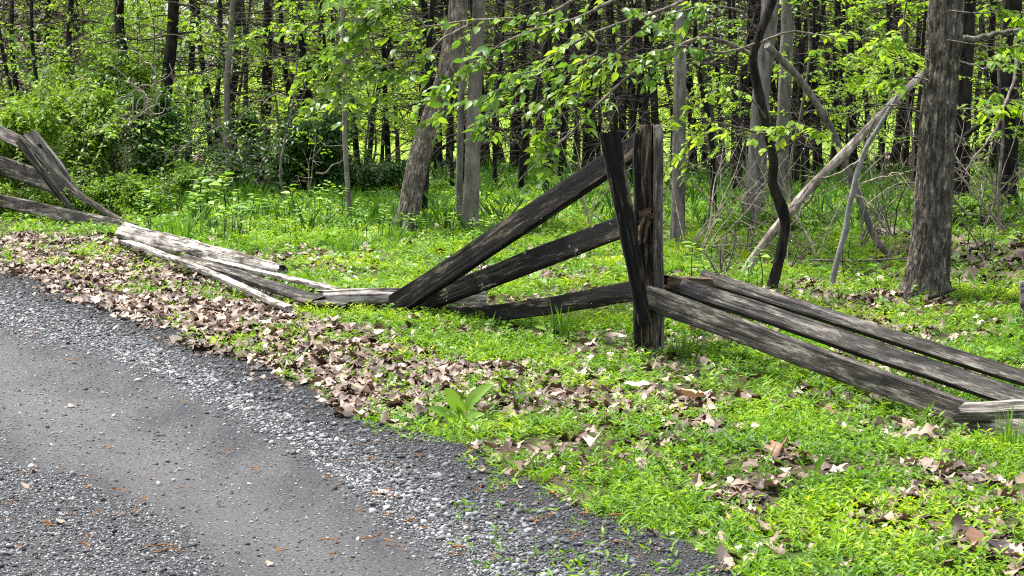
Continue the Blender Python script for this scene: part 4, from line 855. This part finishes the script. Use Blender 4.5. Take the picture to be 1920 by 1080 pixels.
def stones(x, y, size, r, zo=0.):
    v = rng.integers(0, len(ST), len(x)); z = np.where(ROAD_ONLY(x, y) > .2, road_z(x, y), H(x, y)) + zo
    for k, (tv, tf) in enumerate(ST):
        s = v == k; n = int(s.sum())
        if n:
            rr = np.repeat(r[s], len(tf)).reshape(n, -1) + rng.normal(0, .05, (n, len(tf))); scatter(bag, tv, tf, np.stack([x[s], y[s], z[s] + size[s] * .22], -1), rotm(U(0, 6.28, n), rng.normal(0, .3, n), rng.normal(0, .3, n)), size[s], np.clip(rr, 0, 1))
for y0, y1, dn, sz in ((4.6, 7.5, 4200, 1.0), (7.5, 11, 2900, 1.12), (11, 17, 1300, 1.45)):
    x, y = pts_in(y0, y1, dn); px, py, road, packed, low, lit = fields(x, y)
    o = np.interp(px, OUT[:, 0], OUT[:, 1]); i = np.interp(px, INN[:, 0], INN[:, 1]); t = np.clip((py - o) / (i - o), -.3, 1.5)       # 0 verge .. 1 packed lane
    mainb = np.exp(-((t - .78) / .30) ** 2) * 1.0 + .22 * (t > 0) * (t < .8); loose = np.maximum(mainb, low * .38) * sstep(.3, .8, road)
    k = U(0, 1, len(x)) < loose; x, y, t, lo = x[k], y[k], t[k], low[k]; n = len(x)
    size = sz * rng.lognormal(math.log(.0068), .5, n) * np.where(t < .7, 1.2, .9) * np.where(lo > .5, .85, 1)
    stones(x, y, np.minimum(size, .021), np.clip(rng.beta(2.0, 1.7, n) * (.5 + .6 * np.clip(t, 0, 1)) - .34 * (lo > .5), 0, 1))
    for rep_ in range(2):
        x, y = pts_in(y0, y1, dn * 1.5); px, py, road, packed, low, lit = fields(x, y); t = np.clip((py - np.interp(px, OUT[:, 0], OUT[:, 1])) / (np.interp(px, INN[:, 0], INN[:, 1]) - np.interp(px, OUT[:, 0], OUT[:, 1])), -.3, 1.5)
        k = U(0, 1, len(x)) < np.maximum(np.exp(-((t - .82) / .28) ** 2) + .75 * (t > -.2) * (t < .8), low * .5) * sstep(.3, .8, road); x, y, t = x[k], y[k], t[k]; n = len(x); stones(x, y, sz * rng.lognormal(math.log(.0046), .3, n), np.clip(rng.beta(2, 1.9, n) * (.32 + .68 * np.clip(t, 0, 1)), 0, 1))
x, y = pts_in(4.6, 14, 1300); px, py, road, packed, low, lit = fields(x, y); k = (packed > .4); x, y = x[k], y[k]; n = len(x); stones(x, y, rng.lognormal(math.log(.0035), .45, n), U(.1, .9, n))
tag(bag.build('loose_gravel', M['stone']), 'grey crushed stone gravel scattered along the road shoulder', 'gravel', kind='stuff')
for px, py, s, r, lb in ((790, 838, .028, .75, 'largest pale grey stone on the gravel below the weed'), (668, 822, .024, .6, 'grey stone at the leaf edge left of the weed'), (1040, 1010, .026, .35, 'dark angular stone in the gravel near the bottom'), (828, 908, .02, .6, 'rounded grey stone in mid gravel right of the pale flake')):
    v, f = stone(int(px)); g = G(px, py); o = build('gravel_stone', v * s, [f], M['stone'], np.full(20, r)); o.location = (g[0], g[1], .02); tag(o, lb, 'stone', 'single larger stones')
# catkins and twigs on the road
cks = []
for k in range(4):
    b = Bag()
    for j in range(3):
        q = branch_poly((U(-.01, .01), U(-.01, .01), .012), (U(-1, 1), U(-1, 1), .05), U(.04, .09), 10, 0, .55); q[:, 2] = np.clip(q[:, 2], .004, .02); tube(b, q, .0028 * (1 + .6 * np.sin(np.arange(11) * 2.3)), 5, r=U(0, 1))
    cks.append(b.build('catkin', M['catkin']))
used = set()
cp = [(760, 1000), (20, 965), (40, 1000), (15, 995), (85, 1010), (130, 985), (165, 1030), (165, 915), (170, 935), (300, 1045), (330, 1052), (205, 858), (345, 770), (430, 862), (105, 680), (132, 690), (850, 1050), (505, 915), (300, 775), (540, 865), (480, 900), (640, 880), (900, 935), (960, 960), (1010, 1000), (840, 800), (780, 845), (700, 880), (1150, 1040), (1060, 1020), (620, 1060), (520, 1055), (880, 860), (590, 700), (460, 680), (380, 660)] + [(U(600, 1250), U(800, 1075)) for k in range(40)] + [(U(0, 350), U(880, 1075)) for k in range(14)]
for k, (px, py) in enumerate(cp):
    x, y = G(px, py)[:2]; i = k % 4; o = dup(cks[i]) if i in used else cks[i]; used.add(i); s = U(.35, .75); o.location = (x, y, float(road_z(np.array([x]), np.array([y]))[0]) + .008); o.rotation_euler = (0, 0, U(0, 6.28)); o.scale = (s, s, s)
    o['category'] = 'catkin'; o['group'] = 'fallen catkins on the gravel road'; o['label'] = 'orange brown curled catkin fallen on the grey gravel road'
def stick(label, p0, p1, r, mat='twig_pale', bow=.02, z=.012):
    a, c = G(*p0), G(*p1); a[2] += z; c[2] += z; m = (a + c) / 2 + U(-bow, bow, 3) * [1, 1, .2]; b = Bag(); q = spline([a, m, c], 14); tube(b, q, np.linspace(r, r * .6, 14), 6, cap=True); tag(b.build('fallen_twig', M[mat], base=a), label, 'twig', 'fallen twigs')
stick('long pale twig on the gravel in the lower left corner', (-30, 1060), (122, 1022), .006, 'twig_pale'); stick('thin dry twig on the packed road', (180, 858), (228, 855), .003, 'catkin'); stick('short dark twig near the bottom of the road', (500, 1054), (545, 1058), .004, 'twig')
stick('dark twig pointing right of the big trunk base', (1742, 582), (1798, 562), .014, 'bark_dark', z=.08); stick('pale twig beside the weed on the gravel edge', (770, 752), (800, 775), .005); stick('pale broken stick by the left edge under the middle rail', (8, 352), (55, 345), .012, z=.15); stick('second pale stick crossing the broken stick at the left edge', (32, 365), (45, 332), .01, z=.2)
stick('long dark dead branch on the grass behind the standing post', (1275, 512), (1345, 506), .014, 'bark_dark', z=.03); stick('thin bare branch lying behind the three grey rails', (1520, 512), (1700, 508), .010, 'twig', .1, .1)
